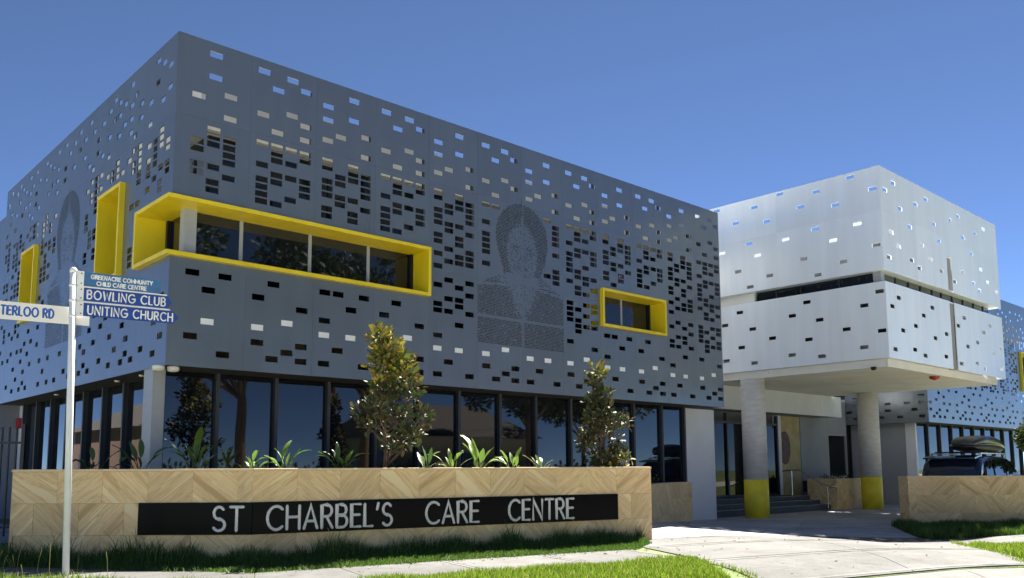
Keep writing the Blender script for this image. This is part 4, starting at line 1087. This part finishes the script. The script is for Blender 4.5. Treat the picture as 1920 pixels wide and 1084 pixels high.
for nm, lb, e_, mt_, sd in (('edge_grass','grass creeping over the inner edge of the footpath',[(-3.6,.2),(-2.34,-1.35),(-1.45,-2.70),(-.40,-4.18),(.62,-4.42),ts(6.4,-4.08)],'lgrass',56),
                        ('edge_grass','grass creeping over the outer edge of the footpath',[(-4.75,-.65),(-3.45,-2.25),(-2.2,-3.75),(-1.0,-5.35),(.25,-5.78),ts(6.15,-5.62),ts(5.65,-7.5)],'grass',57),
                        ('edge_grass','grass creeping over the right edge of the driveway',[ts(10.65,-7.5),ts(12.2,-5.85),ts(14.1,-4.0)],'grass',58)):
    r = random.Random(sd); vs = []; fs = []
    for a, b_ in zip(e_, e_[1:]):
        a = Vector(a); b_ = Vector(b_); L_ = (b_-a).length; nn_ = Vector((-(b_-a).y,(b_-a).x))/L_
        for k in range(int(L_*260)):
            p = a+(b_-a)*r.random(); k_ = patch(p.x*3.1,p.y*2.7,1.7,sd)
            if r.random() > .25+.75*k_: continue
            p = p+nn_*r.gauss(0,.03+.035*k_); h = r.uniform(.02,.07)*(.6+.8*k_); an = r.uniform(0,6.28); w_ = .005
            z = gz(p.x,p.y)-.002; l = h*r.uniform(.3,1.1); a2 = r.uniform(0,6.28); o = len(vs)
            vs += [(p.x-math.cos(an)*w_,p.y-math.sin(an)*w_,z),(p.x+math.cos(an)*w_,p.y+math.sin(an)*w_,z),(p.x+math.cos(a2)*l,p.y+math.sin(a2)*l,z+h)]
            fs.append((o,o+1,o+2))
    tag(MB().add(vs,fs).build(nm, M[mt_]), lb, 'grass', kind='stuff')
# weeds: taller seed stalks by the post
b = MB(); r = random.Random(9)
for k in range(46):
    x, y = r.uniform(-3.6,-1.7), r.uniform(-3.3,-1.6)
    if k % 3 == 0: x, y = r.uniform(-2.0,5.0), 0; y = -3.35-.235*x - (0 if x > 0 else 0) + r.uniform(-.25,.1)
    if k % 3 == 0 and x < 0: y = -3.2-.92*x*-1*-1 + r.uniform(-.4,0)
    h = r.uniform(.18,.46); a = r.uniform(0,6.28); l = h*r.uniform(.1,.5)
    b.tube([(x,y,-.03),(x+math.cos(a)*l*.4,y+math.sin(a)*l*.4,h*.6),(x+math.cos(a)*l,y+math.sin(a)*l,h)], [.003,.0025,.004], 4)
tag(b.build('seed_stalks', M['straw']), 'pale seeding grass stalks around the street sign post', 'grass', kind='stuff')

# fallen leaves and litter on the paving
b = MB(); r = random.Random(77)
for k in range(260):
    if k < 130: x, y = ts(r.uniform(1.5,13), r.uniform(-7.3,-2.2))
    elif k < 200: x, y = ts(r.uniform(1,7), -4.1-abs(r.gauss(0,.25)))
    else: x, y = ts(r.uniform(8,17), r.uniform(-2.5,3.5))
    a = r.uniform(0,6.28); L_ = r.uniform(.03,.075); z = gz(x,y)+.006; ca, sa = math.cos(a), math.sin(a); w_ = L_*.3; lf = r.uniform(0,.02)
    b.add([(x,y,z),(x+ca*L_*.5-sa*w_,y+sa*L_*.5+ca*w_,z+lf),(x+ca*L_,y+sa*L_,z+.002),(x+ca*L_*.5+sa*w_,y+sa*L_*.5-ca*w_,z+lf*.6)], [(0,1,2),(0,2,3)])
tag(b.build('fallen_leaves', M['litter']), 'scattered dry brown leaves on the paving', 'leaves', kind='stuff')
# ---------------- fence at the far left
fence = thing('metal_fence', 'black upright bar metal fence at the far left edge', 'fence')
f0 = at(40,900,15.6); f1 = f0 - RH*4.5; f0.z = f1.z = 0
fd = (f1-f0).normalized(); Lf = (f1-f0).length
for k in range(int(Lf/.13)):
    p = f0+fd*(.13*k); b = MB(); b.box(-.012,.012,-.012,.012,.08,2.02); b.build('bar', M['black'], fence, loc=p, rot=(0,0,math.atan2(fd.y,fd.x)))
for z in (.22,1.72):
    MB().box(0,Lf,-.018,.018,z,z+.04).build('rail', M['black'], fence, loc=f0, rot=(0,0,math.atan2(fd.y,fd.x)))
for k in range(3):
    MB().box(-.03,.03,-.03,.03,-.05,2.08).build('post', M['black'], fence, loc=f0+fd*(2.2*k+.0)-Vector((0,0,0)), rot=(0,0,math.atan2(fd.y,fd.x)))

# ---------------- car with a roof box (heading along +x)
def loft(sections, cap=True):
    b = MB(); n = len(sections[0]); vs = [v for s in sections for v in s]; fs = []
    for i in range(len(sections)-1):
        for k in range(n): fs.append((i*n+k, (i+1)*n+k, (i+1)*n+(k+1)%n, i*n+(k+1)%n))
    if cap: fs.append(tuple(range(n))); fs.append(tuple(range(len(sections)*n-1,(len(sections)-1)*n-1,-1)))
    return b.add(vs, fs)
def sect(x, hw_, z0, z1, rc=.12, crown=.03, n=5):
    pts = []
    for k in range(n+1): a = R(-90+90*k/n); pts.append((x, hw_-rc+rc*math.cos(a), z0+rc+rc*math.sin(a)))
    for k in range(n+1): a = R(90*k/n); pts.append((x, hw_-rc+rc*math.cos(a), z1-rc+rc*math.sin(a)))
    pts.append((x, 0, z1+crown))
    full = pts + [(a,-b_,c) for a,b_,c in pts[-2::-1]]
    return full
cr_ = at(1846,888,23.9); cg = gz(cr_.x,cr_.y)
ch = math.atan2(.0,1)
car = thing('parked_car', 'dark blue wagon parked behind the right sandstone wall', 'car', (cr_.x+.05, cr_.y+.95, cg), 0)
car.scale = (1.07,1.07,1.07)
low = [sect(x,hw_,z0,z1,.14,.02) for x,hw_,z0,z1 in ((0,.74,.42,.92),(.05,.84,.34,1.02),(.35,.90,.28,1.08),(1.2,.92,.26,1.08),(2.4,.92,.26,1.06),(3.3,.91,.28,1.03),(4.1,.88,.30,.95),(4.55,.80,.36,.82),(4.66,.68,.42,.70))]
loft(low).build('body', M['car'], car, True)
gh = [sect(x,hw_,1.0,z1,.16,.03) for x,hw_,z1 in ((.06,.76,1.18),(.22,.74,1.56),(.40,.72,1.66),(1.0,.71,1.715),(1.9,.71,1.71),(2.4,.71,1.66),(2.9,.73,1.42),(3.35,.78,1.13))]
loft(gh).build('cabin', M['car'], car, True)
def quad_on(pts, name, mt, parent, th=.012):
    v = [Vector(p) for p in pts]; nn = (v[1]-v[0]).cross(v[2]-v[0]).normalized()*th
    vs = v+[p-nn for p in v]; n = len(v)
    return MB().add(vs, [tuple(range(n)), tuple(range(2*n-1,n-1,-1))]+[(k,n+k,n+(k+1)%n,(k+1)%n) for k in range(n)]).build(name, M[mt], parent)
for s in (-1,1):
    yb, yt = s*.795, s*.735
    for w4 in (((.42,1.10),(.95,1.10),(.95,1.58),(.55,1.56)), ((1.08,1.10),(1.86,1.10),(1.80,1.60),(1.08,1.60)), ((1.96,1.10),(2.95,1.10),(2.42,1.56),(1.92,1.60))):
        pts = [(x, yb+(yt-yb)*(z-1.1)/.5, z) for x,z in w4]
        if s > 0: pts = pts[::-1]
        quad_on(pts, 'side_window', 'glass', car)
    b = MB(); b.box(.50,2.3,s*.62-.02,s*.62+.02,1.755,1.785); b.box(.50,.56,s*.62-.02,s*.62+.02,1.68,1.755); b.box(2.2,2.3,s*.62-.02,s*.62+.02,1.66,1.755); b.build('roof_rail', M['chrome'], car)
    quad_on([(-.02,s*.60,.86),(-.02,s*.84,.86),(-.02,s*.82,1.08),(-.02,s*.64,1.06)][::s], 'tail_light', 'red', car, .05)
    MB().add(*((lambda y0,y1: ([(.0,y0,.88),(.26,y0,.92),(.30,y0,1.05),(.03,y0,1.09),(.0,y1,.88),(.26,y1,.92),(.30,y1,1.05),(.03,y1,1.09)], [(0,1,2,3),(7,6,5,4),(0,4,5,1),(1,5,6,2),(2,6,7,3),(3,7,4,0)]))(s*.80,s*.915))).build('tail_light', M['red'], car)
    MB().box(2.72,2.86,s*.92-.09,s*.92+.09,1.06,1.20).build('mirror', M['car'], car)
    for x in (.85,3.55):
        wl_ = MB(); wl_.tube([(x,s*.70,.33),(x,s*.93,.33)], .33, 24); wo_ = wl_.build('wheel', M['tyre'], car, True)
        rm = MB(); rm.tube([(x,s*.931,.33),(x,s*.94,.33)], .21, 20); rm.build('rim', M['rim'], wo_)
quad_on([(.09,.66,1.12),(.09,-.66,1.12),(.26,-.62,1.55),(.26,.62,1.55)][::-1], 'rear_window', 'glass', car)
quad_on([(3.28,-.68,1.14),(3.28,.68,1.14),(2.55,.60,1.60),(2.55,-.60,1.60)], 'windscreen', 'glass', car)
b = MB(); b.add([(.02,-.66,1.62),(.42,-.66,1.69),(.42,.66,1.69),(.02,.66,1.62),(.02,-.66,1.66),(.42,-.66,1.72),(.42,.66,1.72),(.02,.66,1.66)], [(0,3,2,1),(4,5,6,7),(0,1,5,4),(1,2,6,5),(2,3,7,6),(3,0,4,7)]); b.build('spoiler', M['car'], car)
MB().box(-.05,-.005,-.78,.78,.40,.62).build('bumper', M['carblk'], car)
MB().box(-.035,-.004,-.26,.26,.70,.82).build('number_plate', M['signwhite'], car)
for x in (.85,1.9): MB().box(x-.03,x+.03,-.66,.66,1.79,1.825).build('roof_bar', M['carblk'], car)
rbx = thing('roof_box', 'black cargo box on the roof bars of the dark blue car', 'roof box', (cr_.x+.62, cr_.y+.72, cg+1.826*1.07), 0)
rbx.scale = (1.18,1.12,1.12)
ls_ = []; us_ = []
for x, hw_, z0, z1 in ((-.02,.26,.10,.22),(.10,.34,.05,.30),(.45,.39,.02,.38),(.9,.40,.0,.40),(1.3,.39,.0,.36),(1.7,.35,.02,.28),(2.0,.26,.05,.19),(2.1,.16,.09,.14)):
    zm = z0+(z1-z0)*.42
    us_.append(sect(x,hw_,zm,z1,min(.09,(z1-zm)*.45),.025)); ls_.append(sect(x,hw_*.97,z0,zm+.01,min(.07,(zm-z0)*.4),0))
loft(us_).build('lid', M['rbox'], rbx, True); loft(ls_).build('base_tray', M['carblk'], rbx, True)
for s in (-1,1):
    MB().tube([(.05,s*.345,.165),(.45,s*.398,.175),(.9,s*.408,.17),(1.3,s*.398,.155),(1.7,s*.357,.13),(2.0,s*.27,.11)], .009, 6).build('seam_trim', M['chrome'], rbx)

# ---------------- what the windows mirror: the other side of the street
for k, (x, y, H, cr0, sd, lb) in enumerate((
    (12.0,-21.0,13.5,4.6,61,'broad street tree across the road mirrored in the middle ground floor panes'),
    (19.5,-22.5,15.0,5.2,62,'tall street tree across the road mirrored in the corner window'),
    (31.0,-22.0,11.0,3.6,63,'slim street tree across the road mirrored in the right panes'),
    (40.0,-26.0,10.0,4.5,64,'wide street tree across the road farthest along'),
    (3.5,-19.5,8.5,2.8,65,'small street tree across the road nearest the viewer'))):
    tree('street_tree', lb, (x,y,-.1), H, .28, cr0, sd, 24, .34, 22, 'street trees across the road')
hb = [(Vector((1.1*k-16, .25*math.sin(k*1.7), .75+.25*math.sin(k*2.3))), .95) for k in range(34)]
t = thing('street_hedge', 'long dark hedge across the road mirrored along the bottom of the glass', 'hedge', (22,-24.5,-.2))
vs, fs = leaf_cloud(hb, 9, .3, 71, .4); MB().add(vs, fs).build('foliage', M['treeleaf'], t)
MB().box(-17,21,-.35,.35,0,1.3).build('hedge_core', M['soil'], t)
def house(name, label, x0, x1, y0, y1, h, wm, ridge_x=True):
    t = thing(name, label, 'house', ((x0+x1)/2,(y0+y1)/2,0)); c = Vector(((x0+x1)/2,(y0+y1)/2,0))
    MB().box(x0,x1,y0,y1,-.2,h).build('wall', M[wm], t, loc=-c)
    e_ = .5; ym = (y0+y1)/2; xm = (x0+x1)/2
    if ridge_x: vs = [(x0-e_,y0-e_,h),(x1+e_,y0-e_,h),(x1+e_,y1+e_,h),(x0-e_,y1+e_,h),(x0+1.5,ym,h+2.2),(x1-1.5,ym,h+2.2)]; fs = [(3,2,1,0),(0,1,5,4),(2,3,4,5),(1,2,5),(3,0,4)]
    else: vs = [(x0-e_,y0-e_,h),(x1+e_,y0-e_,h),(x1+e_,y1+e_,h),(x0-e_,y1+e_,h),(xm,y0+1.5,h+2.2),(xm,y1-1.5,h+2.2)]; fs = [(3,2,1,0),(1,2,5,4),(3,0,4,5),(0,1,4),(2,3,5)]
    MB().add(vs, fs).build('roof', M['rooft'], t, loc=-c)
    for k in range(3):
        yy = y0+(y1-y0)*(k+.5)/3
        for xx, s in ((x0,-1),(x1,1)):
            MB().box(min(xx,xx+s*.05),max(xx,xx+s*.05),yy-.6,yy+.6,1.0,2.2).build('window', M['glass'], t, loc=-c)
        xx = x0+(x1-x0)*(k+.5)/3
        MB().box(xx-.7,xx+.7,y1,y1+.05,1.0,2.2).build('window', M['glass'], t, loc=-c)
    return t
house('street_house', 'cream weatherboard house across the road mirrored in the glass', 24,35,-34,-26,3.2,'weather')
house('street_house', 'red brick house beside the building mirrored in the side glass', -17,-9,30,41,3.4,'brick', False)
pw = thing('power_pole', 'timber power pole across the road carrying two wires', 'power pole', (15.5,-19.0,0))
MB().tube([(0,0,-.2),(0,0,10.2)], [.16,.11], 10).build('pole', M['bark'], pw)
MB().box(-.06,.06,-1.0,1.0,9.7,9.85).build('crossarm', M['bark'], pw)
for dy, zz in ((-.9,9.9),(.9,9.9),(0,9.3)):
    MB().tube([(-45,dy+11,zz)]+[(-45+9*k,dy+11-2.2*k,zz-.6*math.sin(math.pi*k/10)) for k in range(1,10)]+[(45,dy-11,zz)], .022, 5).build('wire', M['chrome'], pw)
